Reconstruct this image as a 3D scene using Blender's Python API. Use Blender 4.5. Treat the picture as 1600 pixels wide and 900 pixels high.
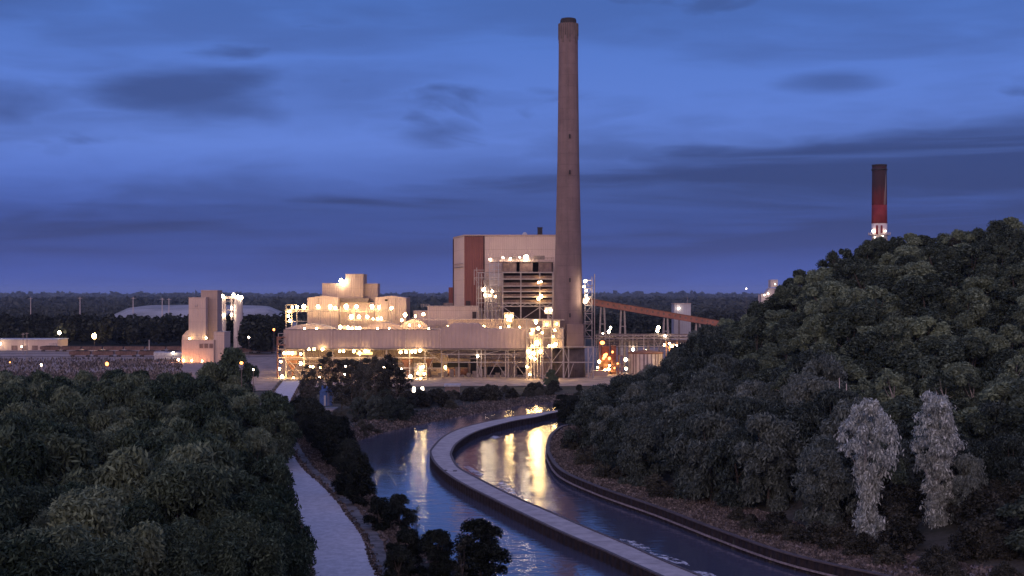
import bpy, math, random
import numpy as np

# ------------------------------------------------------------------ scene, camera, light
sc = bpy.context.scene
for o in list(bpy.data.objects):
    bpy.data.objects.remove(o)
COL = sc.collection
RAD = math.radians
F, H, HY = 2000.0, 45.0, 461.0        # focal length in photo pixels, eye height, horizon row


def X(px, D): return (px - 800.0) / F * D
def Z(py, D): return H - (py - HY) / F * D
def G(px, py, z=0.0):
    D = (H - z) * F / (py - HY)
    return (X(px, D), D)


cam_d = bpy.data.cameras.new('camera')
cam = bpy.data.objects.new('camera', cam_d)
COL.objects.link(cam)
cam.location = (0, 0, H)
cam.rotation_euler = (RAD(90), 0, 0)
cam_d.sensor_width = 36
cam_d.lens = F / 1600 * 36
cam_d.shift_y = (HY - 450.0) / 1600.0
cam_d.clip_start = 0.5
cam_d.clip_end = 60000
sc.camera = cam

sc.render.engine = 'CYCLES'
sc.view_settings.view_transform = 'Standard'
sc.view_settings.look = 'None'
sc.view_settings.exposure = 0.2
sc.view_settings.gamma = 1.0
sc.view_settings.use_curve_mapping = False
sc.cycles.use_denoising = True
sc.cycles.max_bounces = 5
sc.cycles.diffuse_bounces = 2
sc.cycles.glossy_bounces = 3
sc.cycles.transmission_bounces = 2
sc.cycles.transparent_max_bounces = 8
sc.cycles.sample_clamp_indirect = 3.0
sc.cycles.caustics_reflective = False
sc.cycles.caustics_refractive = False

SUN_EL, SUN_ROT = 11.0, 200.0
world = bpy.data.worlds.new("World")
sc.world = world
world.use_nodes = True


class NT:
    """small helper for node trees"""
    def __init__(s, tree): s.t = tree
    def n(s, kind, **kw):
        nd = s.t.nodes.new(kind)
        for k, v in kw.items():
            if k == 'ins':
                for i, val in v.items():
                    if hasattr(val, 'is_linked') or isinstance(val, bpy.types.NodeSocket):
                        s.t.links.new(val, nd.inputs[i])
                    else:
                        nd.inputs[i].default_value = val
            else:
                setattr(nd, k, v)
        return nd
    def math(s, op, a, b=0.0, c=0.0, clamp=False):
        return s.n('ShaderNodeMath', operation=op, use_clamp=clamp, ins={0: a, 1: b, 2: c}).outputs[0]
    def mix(s, f, a, b, mode='MIX'):
        nd = s.n('ShaderNodeMix', data_type='RGBA', blend_type=mode)
        for sock, val in ((nd.inputs[0], f), (nd.inputs[6], a), (nd.inputs[7], b)):
            if isinstance(val, bpy.types.NodeSocket): s.t.links.new(val, sock)
            else: sock.default_value = val if not isinstance(val, tuple) else (*val[:3], 1)
        return nd.outputs[2]
    def ramp(s, fac, stops, interp='LINEAR'):
        nd = s.n('ShaderNodeValToRGB', ins={0: fac})
        cr = nd.color_ramp
        cr.interpolation = interp
        while len(cr.elements) < len(stops): cr.elements.new(0.5)
        for e, (p, c) in zip(cr.elements, stops):
            e.position = p
            e.color = (*c, 1) if isinstance(c, tuple) else (c, c, c, 1)
        return nd.outputs[0]
    def maprange(s, v, a, b, c=0.0, d=1.0, smooth=True):
        nd = s.n('ShaderNodeMapRange', interpolation_type='SMOOTHSTEP' if smooth else 'LINEAR',
                 ins={0: v, 1: a, 2: b, 3: c, 4: d})
        return nd.outputs[0]
    def link(s, a, b): s.t.links.new(a, b)


def build_world():
    t = NT(world.node_tree)
    bg = world.node_tree.nodes['Background']
    tc = t.n('ShaderNodeTexCoord').outputs['Generated']
    sky = t.n('ShaderNodeTexSky', sky_type='NISHITA', sun_disc=False)
    sky.sun_elevation = RAD(SUN_EL)
    sky.sun_rotation = RAD(SUN_ROT)
    sky.ozone_density = 6.0
    sky.dust_density = 0.4
    sky.air_density = 1.0
    xyz = t.n('ShaderNodeSeparateXYZ', ins={0: tc})
    x, y, z = xyz.outputs
    hl = t.math('SQRT', t.math('ADD', t.math('MULTIPLY', x, x), t.math('MULTIPLY', y, y)))
    el = t.math('DIVIDE', z, t.math('MAXIMUM', hl, 0.05))          # tangent of elevation
    az = t.math('ARCTAN2', x, y)                                   # 0 straight ahead
    # clear dusk blue above
    clear = t.ramp(t.math('MULTIPLY', el, 1.0, clamp=True), [
        (0.0, (0.046, 0.078, 0.345)), (0.06, (0.056, 0.100, 0.40)), (0.115, (0.104, 0.185, 0.56)),
        (0.24, (0.062, 0.145, 0.465)), (0.6, (0.07, 0.17, 0.55)), (1.0, (0.08, 0.16, 0.46))])
    # cloud layers: long streaks low down, loose dark puffs higher
    cv = t.n('ShaderNodeCombineXYZ', ins={0: t.math('MULTIPLY', az, 3.4), 1: t.math('MULTIPLY', el, 20.0), 2: 3.0})
    warp = t.n('ShaderNodeTexNoise', ins={'Vector': cv.outputs[0], 'Scale': 0.9, 'Detail': 3.0, 'Roughness': 0.55})
    cvw = t.n('ShaderNodeVectorMath', operation='ADD', ins={0: cv.outputs[0]})
    wv = t.n('ShaderNodeVectorMath', operation='SCALE', ins={0: warp.outputs['Color'], 3: 0.9})
    t.link(wv.outputs[0], cvw.inputs[1])
    n1 = t.n('ShaderNodeTexNoise', ins={'Vector': cvw.outputs[0], 'Scale': 1.0, 'Detail': 6.0, 'Roughness': 0.5}).outputs[0]
    pv = t.n('ShaderNodeCombineXYZ', ins={0: t.math('MULTIPLY', az, 7.5), 1: t.math('MULTIPLY', el, 24.0), 2: 11.3})
    n2 = t.n('ShaderNodeTexNoise', ins={'Vector': pv.outputs[0], 'Scale': 1.0, 'Detail': 5.0, 'Roughness': 0.5,
                                        'Distortion': 0.4}).outputs[0]
    # the long low bank: two bands of cloud whose height drifts with the azimuth

    def band(e0, slope, wid, k):
        c = t.math('SUBTRACT', el, t.math('ADD', t.math('MULTIPLY', az, slope), e0))
        c = t.math('ADD', c, t.math('MULTIPLY', t.math('SUBTRACT', n1, 0.5), 0.11))
        return t.math('MULTIPLY', t.maprange(t.math('ABSOLUTE', c), wid, 0.0), k)
    upper = t.math('ADD', t.math('MULTIPLY', az, 0.080), 0.098)
    upper = t.math('ADD', upper, t.math('MULTIPLY', t.math('SUBTRACT', n1, 0.5), 0.10))
    sv = t.n('ShaderNodeCombineXYZ', ins={0: t.math('MULTIPLY', az, 2.6), 1: t.math('MULTIPLY', el, 42.0), 2: 7.7})
    n3 = t.n('ShaderNodeTexNoise', ins={'Vector': sv.outputs[0], 'Scale': 1.0, 'Detail': 6.0, 'Roughness': 0.55, 'Distortion': 0.5}).outputs[0]
    under = t.math('SUBTRACT', upper, el)
    bank = t.math('MULTIPLY', t.maprange(under, -0.012, 0.018), t.maprange(el, 0.004, 0.050, 0.25, 1.0))
    bank = t.math('MULTIPLY', bank, t.maprange(n3, 0.33, 0.58, 0.60, 1.0))
    low_l = t.math('MULTIPLY', band(0.062, 0.035, 0.036, 0.55), t.maprange(az, 0.35, 0.05))
    low_r = t.math('MULTIPLY', band(0.088, 0.075, 0.038, 0.6), t.maprange(az, -0.28, 0.10))
    thin = band(0.035, 0.0, 0.02, 0.25)
    puffs = t.math('MULTIPLY', t.maprange(n2, 0.565, 0.72), t.maprange(el, 0.08, 0.13))
    puffs = t.math('MULTIPLY', puffs, 0.75)
    veil = t.math('MULTIPLY', t.maprange(n1, 0.42, 0.66), 0.42)
    m = t.math('MAXIMUM', t.math('MAXIMUM', low_l, low_r), t.math('MAXIMUM', puffs, veil))
    # single drifting clouds: azimuth, elevation (tangents), half widths, density
    edge = t.math('MULTIPLY', t.math('SUBTRACT', n1, 0.5), 3.4)
    edge2 = t.math('MULTIPLY', t.math('SUBTRACT', n2, 0.5), 3.0)
    edge = t.math('ADD', edge, edge2)
    for a0, e0, ra, re, k in ((-.262, .153, .062, .020, .85), (-.222, .143, .044, .010, .7), (-.375, .132, .050, .018, .75), (-.385, .215, .060, .018, .6),
                              (-.056, .127, .036, .013, .8), (-.14, .212, .075, .018, .5), (.115, .205, .050, .011, .45), (.245, .162, .030, .008, .6),
                              (-.12, .155, .060, .020, .4), (.33, .115, .13, .017, .6), (.10, .110, .085, .015, .6), (-.33, .058, .17, .020, .75),
                              (-.13, .070, .16, .024, .6), (.10, .072, .12, .014, .45), (.20, .064, .085, .010, .55), (.05, .095, .05, .010, .3)):
        u = t.math('DIVIDE', t.math('SUBTRACT', az, a0), ra)
        v = t.math('DIVIDE', t.math('SUBTRACT', el, e0), re)
        d = t.math('SQRT', t.math('ADD', t.math('MULTIPLY', u, u), t.math('MULTIPLY', v, v)))
        mk = t.math('MULTIPLY', t.maprange(t.math('ADD', d, edge), 1.65, -0.15), k)
        m = t.math('MAXIMUM', m, mk)
    m = t.math('ADD', t.math('MAXIMUM', m, bank), thin, clamp=True)
    cloudcol = t.ramp(t.math('MULTIPLY', el, 4.0, clamp=True), [
        (0.0, (0.042, 0.057, 0.240)), (0.25, (0.028, 0.038, 0.145)), (1.0, (0.040, 0.072, 0.22))])
    east = t.mix(m, clear, cloudcol)
    # afterglow of the western half, behind the photographer
    west = t.math('MULTIPLY', t.maprange(y, 0.25, -0.75), t.maprange(el, 2.2, 0.1, 0.15, 1.0))
    col = t.mix(west, east, (0.86, 0.62, 0.78))
    nis = t.mix(1.0, sky.outputs[0], (0.004, 0.004, 0.004), 'MULTIPLY')
    col = t.mix(1.0, col, nis, 'ADD')
    t.link(col, bg.inputs[0])
    bg.inputs[1].default_value = 1.0


build_world()
sun_d = bpy.data.lights.new('sun', 'SUN')
sun_d.energy = 0.8
sun_d.angle = RAD(40)
sun_d.color = (1.0, 0.72, 0.68)
sun = bpy.data.objects.new('sun', sun_d)
COL.objects.link(sun)
sun.rotation_euler = (RAD(90 - SUN_EL), 0, RAD(180 - SUN_ROT))      # low, from behind the camera

# ------------------------------------------------------------------ helpers


class MB:
    """collects shapes into one mesh"""
    def __init__(s): s.v, s.f = [], []
    def add(s, vs, fs):
        b = len(s.v)
        s.v += [tuple(map(float, q)) for q in vs]
        s.f += [tuple(b + i for i in f) for f in fs]
        return s
    def box(s, x0, x1, y0, y1, z0, z1):
        return s.add([(x0, y0, z0), (x1, y0, z0), (x1, y1, z0), (x0, y1, z0),
                      (x0, y0, z1), (x1, y0, z1), (x1, y1, z1), (x0, y1, z1)],
                     [(0, 3, 2, 1), (4, 5, 6, 7), (0, 1, 5, 4), (1, 2, 6, 5), (2, 3, 7, 6), (3, 0, 4, 7)])
    def pbox(s, p0, p1, yt, yb, D, depth):
        """box whose front face fills photo pixels p0..p1, yt..yb at distance D"""
        return s.box(X(p0, D), X(p1, D), D, D + depth, Z(yb, D), Z(yt, D))
    def prism(s, foot, z0, z1):
        n = len(foot)
        zt = z1 if isinstance(z1, (list, tuple)) else [z1] * n
        vs = [(a, b, z0) for a, b in foot] + [(a, b, c) for (a, b), c in zip(foot, zt)]
        fs = [tuple(range(n - 1, -1, -1)), tuple(range(n, 2 * n))]
        fs += [(i, (i + 1) % n, n + (i + 1) % n, n + i) for i in range(n)]
        return s.add(vs, fs)
    def slab(s, prof, D0, D1):
        """profile of (x,z) points, anticlockwise as seen by the camera, pushed from D0 to D1"""
        n = len(prof)
        vs = [(a, D0, c) for a, c in prof] + [(a, D1, c) for a, c in prof]
        fs = [tuple(range(n)), tuple(range(2 * n - 1, n - 1, -1))]
        fs += [((i + 1) % n, i, n + i, n + (i + 1) % n) for i in range(n)]
        return s.add(vs, fs)
    def bar(s, p, q, w=0.4, h=None):
        p, q = np.array(p, float), np.array(q, float)
        d = q - p
        L = np.linalg.norm(d)
        if L < 1e-6: return s
        d /= L
        up = np.array((0, 0, 1.0)) if abs(d[2]) < 0.95 else np.array((0, 1.0, 0))
        a = np.cross(d, up); a /= np.linalg.norm(a)
        b = np.cross(a, d)
        a, b = a * w / 2, b * (h or w) / 2
        vs = [p - a - b, p + a - b, p + a + b, p - a + b, q - a - b, q + a - b, q + a + b, q - a + b]
        return s.add(vs, [(0, 3, 2, 1), (4, 5, 6, 7), (0, 1, 5, 4), (1, 2, 6, 5), (2, 3, 7, 6), (3, 0, 4, 7)])
    def tube(s, pts, rad, n=8, cap=True):
        pts = [np.array(p, float) for p in pts]
        if not isinstance(rad, (list, tuple)): rad = [rad] * len(pts)
        vs, fs = [], []
        for i, p in enumerate(pts):
            d = pts[min(i + 1, len(pts) - 1)] - pts[max(i - 1, 0)]
            d = d / (np.linalg.norm(d) + 1e-9)
            up = np.array((0, 0, 1.0)) if abs(d[2]) < 0.9 else np.array((1.0, 0, 0))
            a = np.cross(d, up); a /= np.linalg.norm(a)
            b = np.cross(d, a)
            for k in range(n):
                t = 2 * math.pi * k / n
                vs.append(p + rad[i] * (math.cos(t) * a + math.sin(t) * b))
        for i in range(len(pts) - 1):
            for k in range(n):
                fs.append((i * n + k, i * n + (k + 1) % n, (i + 1) * n + (k + 1) % n, (i + 1) * n + k))
        if cap:
            fs.append(tuple(range(n - 1, -1, -1)))
            fs.append(tuple(range((len(pts) - 1) * n, len(pts) * n)))
        return s.add(vs, fs)
    def lathe(s, cx, cy, prof, n=40, cap=True):
        vs, fs = [], []
        for r, z in prof:
            for k in range(n):
                t = 2 * math.pi * k / n
                vs.append((cx + r * math.cos(t), cy + r * math.sin(t), z))
        for i in range(len(prof) - 1):
            for k in range(n):
                fs.append((i * n + k, i * n + (k + 1) % n, (i + 1) * n + (k + 1) % n, (i + 1) * n + k))
        if cap:
            fs.append(tuple(range(n - 1, -1, -1)))
            fs.append(tuple(range((len(prof) - 1) * n, len(prof) * n)))
        return s.add(vs, fs)
    def ball(s, c, r, n=8, m=6, sz=1.0):
        c = np.array(c, float)
        vs = [c + (0, 0, -r * sz)]
        for i in range(1, m):
            p = math.pi * i / m - math.pi / 2
            for k in range(n):
                t = 2 * math.pi * k / n
                vs.append(c + (r * math.cos(p) * math.cos(t), r * math.cos(p) * math.sin(t), r * sz * math.sin(p)))
        vs.append(c + (0, 0, r * sz))
        fs = [(0, 1 + (k + 1) % n, 1 + k) for k in range(n)]
        for i in range(m - 2):
            for k in range(n):
                a, b = 1 + i * n + k, 1 + i * n + (k + 1) % n
                fs.append((a, b, b + n, a + n))
        top = len(vs) - 1
        fs += [(top, 1 + (m - 2) * n + k, 1 + (m - 2) * n + (k + 1) % n) for k in range(n)]
        return s.add(vs, fs)
    def mesh(s, name, mat, off=(0, 0, 0), smooth=False):
        me = bpy.data.meshes.new(name)
        v = np.array(s.v, float).reshape(-1, 3) - np.array(off, float)
        me.from_pydata(v.tolist(), [], s.f)
        if mat: me.materials.append(mat)
        if smooth:
            me.polygons.foreach_set('use_smooth', [True] * len(me.polygons))
        me.update()
        return me


def raw_mesh(name, verts, k, mat, smooth=False):
    """fast mesh of separate k-gons; verts is (n*k, 3)"""
    n = len(verts) // k
    me = bpy.data.meshes.new(name)
    me.vertices.add(n * k); me.loops.add(n * k); me.polygons.add(n)
    me.vertices.foreach_set('co', verts.astype(np.float32).ravel())
    me.loops.foreach_set('vertex_index', np.arange(n * k, dtype=np.int32))
    me.polygons.foreach_set('loop_start', np.arange(0, n * k, k, dtype=np.int32))
    me.update(calc_edges=True)
    me.materials.append(mat)
    return me


def grid_mesh(name, P, mat, smooth=True):
    """P is (r, c, 3)"""
    r, c = P.shape[:2]
    idx = np.arange(r * c).reshape(r, c)
    q = np.stack([idx[:-1, :-1], idx[:-1, 1:], idx[1:, 1:], idx[1:, :-1]], -1).reshape(-1, 4)
    me = bpy.data.meshes.new(name)
    me.vertices.add(r * c); me.loops.add(q.size); me.polygons.add(len(q))
    me.vertices.foreach_set('co', P.astype(np.float32).ravel())
    me.loops.foreach_set('vertex_index', q.astype(np.int32).ravel())
    me.polygons.foreach_set('loop_start', np.arange(0, q.size, 4, dtype=np.int32))
    me.update(calc_edges=True)
    if smooth: me.polygons.foreach_set('use_smooth', np.ones(len(q), bool))
    me.materials.append(mat)
    return me


def link(name, me, parent=None):
    o = bpy.data.objects.new(name, me)
    COL.objects.link(o)
    if parent: o.parent = parent
    return o


def tag(o, label, cat, group=None, kind=None):
    if label: o['label'] = label
    if cat: o['category'] = cat
    if group: o['group'] = group
    if kind: o['kind'] = kind
    return o


def structure(name, me):
    o = link(name, me)
    o['kind'] = 'structure'
    return o


class Thing:
    def __init__(s, name, label, cat, loc, group=None):
        s.loc = np.array(loc, float)
        s.root = bpy.data.objects.new(name, None)
        s.root.empty_display_size = 1
        COL.objects.link(s.root)
        s.root.location = loc
        tag(s.root, label, cat, group)
    def part(s, name, mb, mat, parent=None, label=None, smooth=False):
        o = link(name, mb.mesh(name, mat, s.loc, smooth), parent or s.root)
        if label: o['label'] = label
        return o
    def lamps(s, pts, mat, r=0.5, parent=None):
        """pts: (px, py, D[, r]) lit lamps with a little hood behind them"""
        for p in pts:
            px, py, D = p[:3]
            rr = (p[3] if len(p) > 3 else r) * (.60 + .35 * abs(math.sin(px * 12.9 + py * 7.3)))
            o = link('lamp', MB().ball((X(px, D), D - 0.3, Z(py, D)), rr, 8, 6, .8 + .5 * abs(math.sin(px * 3.1 + py))).mesh('lamp', mat, s.loc, True),
                     parent or s.root)


def dup(root, loc, rz=0.0, scale=None, label=None, group=None, name=None):
    r = root.copy(); COL.objects.link(r)
    r.location = loc
    r.rotation_euler = (0, 0, rz)
    if scale is not None: r.scale = scale if isinstance(scale, tuple) else (scale,) * 3
    if label: r['label'] = label
    if group: r['group'] = group
    for ch in list(root.children):
        c = ch.copy(); COL.objects.link(c); c.parent = r
        for g in list(ch.children):
            d = g.copy(); COL.objects.link(d); d.parent = c
    return r


# ------------------------------------------------------------------ materials
def mat(name, color, rough=0.8, var=0.18, scale=0.6, bump=0.0, bscale=4.0, metal=0.0, streak=0.0, ribs=0.0,
        ribscale=1.0, detail=6.0, color2=None, seam=0.0, spec=0.3):
    m = bpy.data.materials.new(name)
    m.use_nodes = True
    t = NT(m.node_tree)
    b = m.node_tree.nodes['Principled BSDF']
    co = t.n('ShaderNodeTexCoord').outputs['Object']
    n = t.n('ShaderNodeTexNoise', ins={'Vector': co, 'Scale': scale, 'Detail': detail, 'Roughness': 0.6}).outputs[0]
    c2 = color2 or tuple(c * (1 - var * 1.6) for c in color)
    c1 = tuple(min(1, c * (1 + var)) for c in color)
    f = t.maprange(n, 0.3, 0.7)
    col = t.mix(f, c2, c1)
    if streak:
        st = t.n('ShaderNodeMapping', ins={'Vector': co, 'Scale': (1.2, 1.2, 0.05)}).outputs[0]
        sn = t.n('ShaderNodeTexNoise', ins={'Vector': st, 'Scale': 1.0, 'Detail': 5.0}).outputs[0]
        col = t.mix(t.math('MULTIPLY', t.maprange(sn, 0.48, 0.72), streak), col, tuple(c * 0.45 for c in color))
    hgt = None
    if seam:
        sx = t.n('ShaderNodeSeparateXYZ', ins={0: co}).outputs
        fr = t.math('FRACT', t.math('DIVIDE', sx[2], seam))
        ln = t.maprange(t.math('ABSOLUTE', t.math('SUBTRACT', fr, 0.5)), 0.475, 0.5)
        col = t.mix(t.math('MULTIPLY', ln, 0.45), col, tuple(c * 0.4 for c in color))
    if ribs:
        sx = t.n('ShaderNodeSeparateXYZ', ins={0: co}).outputs
        hgt = t.math('SINE', t.math('MULTIPLY', t.math('ADD', sx[0], sx[1]), 2 * math.pi / ribscale))
        col = t.mix(t.maprange(hgt, 0.5, 1.0, 0.0, 0.16), col, tuple(c * 0.55 for c in color))
        bp = t.n('ShaderNodeBump', ins={'Strength': ribs, 'Distance': 0.15, 'Height': hgt})
        t.link(bp.outputs[0], b.inputs['Normal'])
    elif bump:
        bn = t.n('ShaderNodeTexNoise', ins={'Vector': co, 'Scale': bscale, 'Detail': 6.0}).outputs[0]
        bp = t.n('ShaderNodeBump', ins={'Strength': bump, 'Distance': 0.3, 'Height': bn})
        t.link(bp.outputs[0], b.inputs['Normal'])
    t.link(col, b.inputs['Base Color'])
    b.inputs['Roughness'].default_value = rough
    b.inputs['Metallic'].default_value = metal
    b.inputs['Specular IOR Level'].default_value = spec
    return m


def emat(name, color, strength):
    m = bpy.data.materials.new(name)
    m.use_nodes = True
    t = m.node_tree
    t.nodes.remove(t.nodes['Principled BSDF'])
    e = t.nodes.new('ShaderNodeEmission')
    e.inputs[0].default_value = (*color, 1)
    e.inputs[1].default_value = strength
    t.links.new(e.outputs[0], t.nodes['Material Output'].inputs[0])
    return m


def leaf_mat(name, a, b_, c, trans=0.25, ovar=1.0):
    m = bpy.data.materials.new(name)
    m.use_nodes = True
    t = NT(m.node_tree)
    m.node_tree.nodes.remove(m.node_tree.nodes['Principled BSDF'])
    oi = t.n('ShaderNodeObjectInfo').outputs['Random']
    oi = t.math('ADD', t.math('MULTIPLY', oi, ovar), .6 * (1 - ovar))
    gi = t.n('ShaderNodeNewGeometry').outputs['Random Per Island']
    co = t.n('ShaderNodeTexCoord').outputs['Object']
    nz = t.n('ShaderNodeTexNoise', ins={'Vector': co, 'Scale': 0.45, 'Detail': 3.0}).outputs[0]
    col = t.mix(t.maprange(nz, 0.35, 0.65), a, b_)
    col = t.mix(t.math('MULTIPLY', t.maprange(oi, 0.35, 1.0, smooth=False), 0.8), col, c)
    v = t.math('ADD', t.math('MULTIPLY', t.math('POWER', gi, 2.0), 1.1), t.math('ADD', t.math('MULTIPLY', t.math('POWER', oi, 1.6), 0.95), 0.28))
    vv = t.n('ShaderNodeCombineXYZ', ins={0: v, 1: v, 2: v}).outputs[0]
    col = t.mix(1.0, col, vv, 'MULTIPLY')
    d = t.n('ShaderNodeBsdfDiffuse', ins={0: col})
    tr = t.n('ShaderNodeBsdfTranslucent', ins={0: col})
    mx = t.n('ShaderNodeMixShader', ins={0: trans, 1: d.outputs[0], 2: tr.outputs[0]})
    t.link(mx.outputs[0], m.node_tree.nodes['Material Output'].inputs[0])
    return m


M = {}
M['concrete_stack'] = mat('stack concrete', (0.172, 0.122, 0.122), 0.9, 0.10, 0.12, streak=0.30, seam=6.1)
M['stack_dark'] = mat('stained concrete', (0.115, 0.09, 0.085), 0.9, 0.2, 0.3, streak=0.4)
M['soot'] = mat('sooty steel', (0.03, 0.026, 0.03), 0.8)
M['beige'] = mat('beige siding', (0.50, 0.385, 0.335), 0.7, 0.06, 0.05, ribs=0.5, ribscale=1.1, seam=9.0, streak=0.10)
M['beige_dark'] = mat('tan siding', (0.36, 0.27, 0.235), 0.75, 0.07, 0.06, ribs=0.5, ribscale=1.1, seam=7.0, streak=0.12)
M['brown'] = mat('brown siding', (0.165, 0.062, 0.055), 0.75, 0.08, 0.06, ribs=0.5, ribscale=1.4, streak=0.15)
M['brown_dark'] = mat('dark brown trim', (0.055, 0.026, 0.026), 0.8)
M['duct'] = mat('duct casing', (0.36, 0.275, 0.255), 0.75, 0.07, 0.08, ribs=0.35, ribscale=2.2, streak=0.2)
M['seam'] = mat('pale flange', (0.42, 0.34, 0.31), 0.6)
M['steel'] = mat('grey painted steel', (0.31, 0.27, 0.265), 0.55, 0.12, 1.0)
M['steel_dark'] = mat('weathered steel', (0.16, 0.125, 0.12), 0.65, 0.2, 0.8)
M['rust'] = mat('rust brown plant steel', (0.22, 0.10, 0.065), 0.8, 0.25, 0.6)
M['casing'] = mat('boiler casing', (0.17, 0.115, 0.105), 0.8, 0.2, 0.3, ribs=0.4, ribscale=3.0)
M['louvre'] = mat('dark louvre', (0.045, 0.032, 0.034), 0.8, seam=0.9)
M['opening'] = mat('dark opening', (0.02, 0.017, 0.017), 0.9)
M['silo'] = mat('silo concrete', (0.42, 0.37, 0.37), 0.8, 0.08, 0.2, streak=0.2)
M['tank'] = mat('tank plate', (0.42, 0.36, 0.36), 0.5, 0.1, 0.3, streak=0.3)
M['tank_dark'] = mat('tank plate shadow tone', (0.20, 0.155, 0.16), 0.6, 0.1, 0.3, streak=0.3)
M['gallery'] = mat('rust red gallery', (0.30, 0.13, 0.095), 0.75, 0.12, 0.2, ribs=0.4, ribscale=1.5, streak=0.2)
M['greyblue'] = mat('pale grey siding', (0.40, 0.40, 0.45), 0.7, 0.08, 0.1, ribs=0.5, ribscale=1.2, streak=0.15)
M['white_paint'] = mat('white painted brick', (0.62, 0.56, 0.54), 0.8, 0.08, 0.15, streak=0.25)
M['red_paint'] = mat('red painted brick', (0.19, 0.026, 0.030), 0.8, 0.15, 0.2, streak=0.35)
M['roofing'] = mat('pale roofing', (0.36, 0.37, 0.42), 0.7)
M['car_side'] = mat('coal car steel', (0.14, 0.085, 0.075), 0.75, 0.25, 0.3, ribs=0.5, ribscale=1.8, streak=0.4)
M['coal'] = mat('coal', (0.02, 0.02, 0.022), 0.9, bump=0.6, bscale=3.0)
M['bogie'] = mat('bogie iron', (0.035, 0.03, 0.03), 0.8)
M['blue'] = mat('blue painted steel', (0.05, 0.11, 0.30), 0.6, 0.2, 1.0)
M['pole'] = mat('wooden pole', (0.30, 0.25, 0.23), 0.9)
M['deck'] = mat('breakwater concrete', (0.40, 0.37, 0.37), 0.85, 0.14, 0.35, bump=0.25, bscale=2.0, detail=9.0)
M['pile'] = mat('rusty sheet pile', (0.028, 0.020, 0.022), 0.8, 0.35, 1.2, streak=0.5)
M['pile_cap'] = mat('pile cap steel', (0.10, 0.08, 0.078), 0.7, 0.2, 1.0)
M['waler'] = mat('pale waler', (0.30, 0.25, 0.25), 0.7, 0.3, 1.5)
M['bark'] = mat('bark', (0.10, 0.085, 0.075), 0.95, 0.3, 2.0, bump=0.5)
M['bark_pale'] = mat('pale bark', (0.33, 0.31, 0.29), 0.9, 0.3, 2.0)
M['yard'] = mat('yard gravel', (0.30, 0.235, 0.205), 0.95, 0.22, 0.15, bump=0.2, bscale=1.5, detail=9.0)
M['road'] = mat('pale road', (0.50, 0.485, 0.51), 0.9, 0.12, 0.9, bump=0.15, bscale=6.0, detail=12.0, spec=0.2)
M['shoulder'] = mat('gravel shoulder', (0.14, 0.13, 0.125), 0.95, 0.35, 0.5, bump=0.4, bscale=2.0, detail=10.0)
M['mound'] = mat('ash mound', (0.30, 0.30, 0.315), 0.95, 0.22, 0.02, bump=0.4, bscale=0.1, color2=(0.17, 0.175, 0.165), detail=9.0)
M['lamp_warm'] = emat('sodium lamp', (1.0, 0.66, 0.26), 90)
M['lamp_white'] = emat('white lamp', (1.0, 0.78, 0.50), 50)
M['lamp_flood'] = emat('orange floodlight', (1.0, 0.42, 0.16), 120)
M['lamp_orange'] = emat('orange lamp', (1.0, 0.25, 0.06), 9)
M['lamp_small'] = emat('small lamp', (1.0, 0.82, 0.62), 16)
M['wall_glow'] = emat('painted wall glow', (1.0, 0.66, 0.25), 2.2)  # emission in place of lamp light falling on bright wall pieces
M['leaf_hill'] = leaf_mat('hill leaves', (0.056, 0.078, 0.062), (0.094, 0.122, 0.092), (0.140, 0.172, 0.110))
M['leaf_left'] = leaf_mat('left wood leaves', (0.038, 0.064, 0.046), (0.070, 0.100, 0.066), (0.115, 0.138, 0.086))
M['leaf_grey'] = leaf_mat('grey green leaves', (0.058, 0.080, 0.072), (0.085, 0.110, 0.096), (0.115, 0.132, 0.115))
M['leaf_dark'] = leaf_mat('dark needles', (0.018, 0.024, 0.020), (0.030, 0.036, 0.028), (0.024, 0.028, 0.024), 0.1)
M['leaf_pale'] = leaf_mat('pale young leaves', (0.31, 0.35, 0.33), (0.48, 0.52, 0.49), (0.40, 0.44, 0.40), .25, 0.0)
M['leaf_far'] = leaf_mat('far wood', (0.030, 0.036, 0.030), (0.045, 0.050, 0.040), (0.035, 0.04, 0.034), 0.1)
M['leaf_brush'] = leaf_mat('brush leaves', (0.052, 0.055, 0.045), (0.085, 0.085, 0.070), (0.07, 0.07, 0.055))
M['dry_grass'] = leaf_mat('dry grass', (0.14, 0.120, 0.110), (0.23, 0.20, 0.185), (0.17, 0.155, 0.13))


def ground_mat():
    m = bpy.data.materials.new('ground')
    m.use_nodes = True
    t = NT(m.node_tree)
    b = m.node_tree.nodes['Principled BSDF']
    co = t.n('ShaderNodeTexCoord').outputs['Object']
    n = t.n('ShaderNodeTexNoise', ins={'Vector': co, 'Scale': 0.05, 'Detail': 9.0, 'Roughness': 0.65}).outputs[0]
    n2 = t.n('ShaderNodeTexNoise', ins={'Vector': co, 'Scale': 0.9, 'Detail': 8.0, 'Roughness': 0.7}).outputs[0]
    col = t.mix(t.maprange(n, 0.35, 0.65), (0.050, 0.054, 0.044), (0.105, 0.098, 0.082))
    col = t.mix(t.maprange(n2, 0.4, 0.65), col, t.mix(0.5, col, (0.03, 0.034, 0.025)))
    bp = t.n('ShaderNodeBump', ins={'Strength': 0.8, 'Distance': 0.5, 'Height': n2})
    t.link(bp.outputs[0], b.inputs['Normal'])
    t.link(col, b.inputs['Base Color'])
    b.inputs['Roughness'].default_value = 0.95
    b.inputs['Specular IOR Level'].default_value = 0.1
    return m


def bank_mat():
    return mat('dry bank', (0.30, 0.250, 0.245), 0.95, 0.30, 0.35, bump=0.8, bscale=1.6, detail=10.0,
               color2=(0.085, 0.068, 0.062), spec=0.1)


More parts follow.
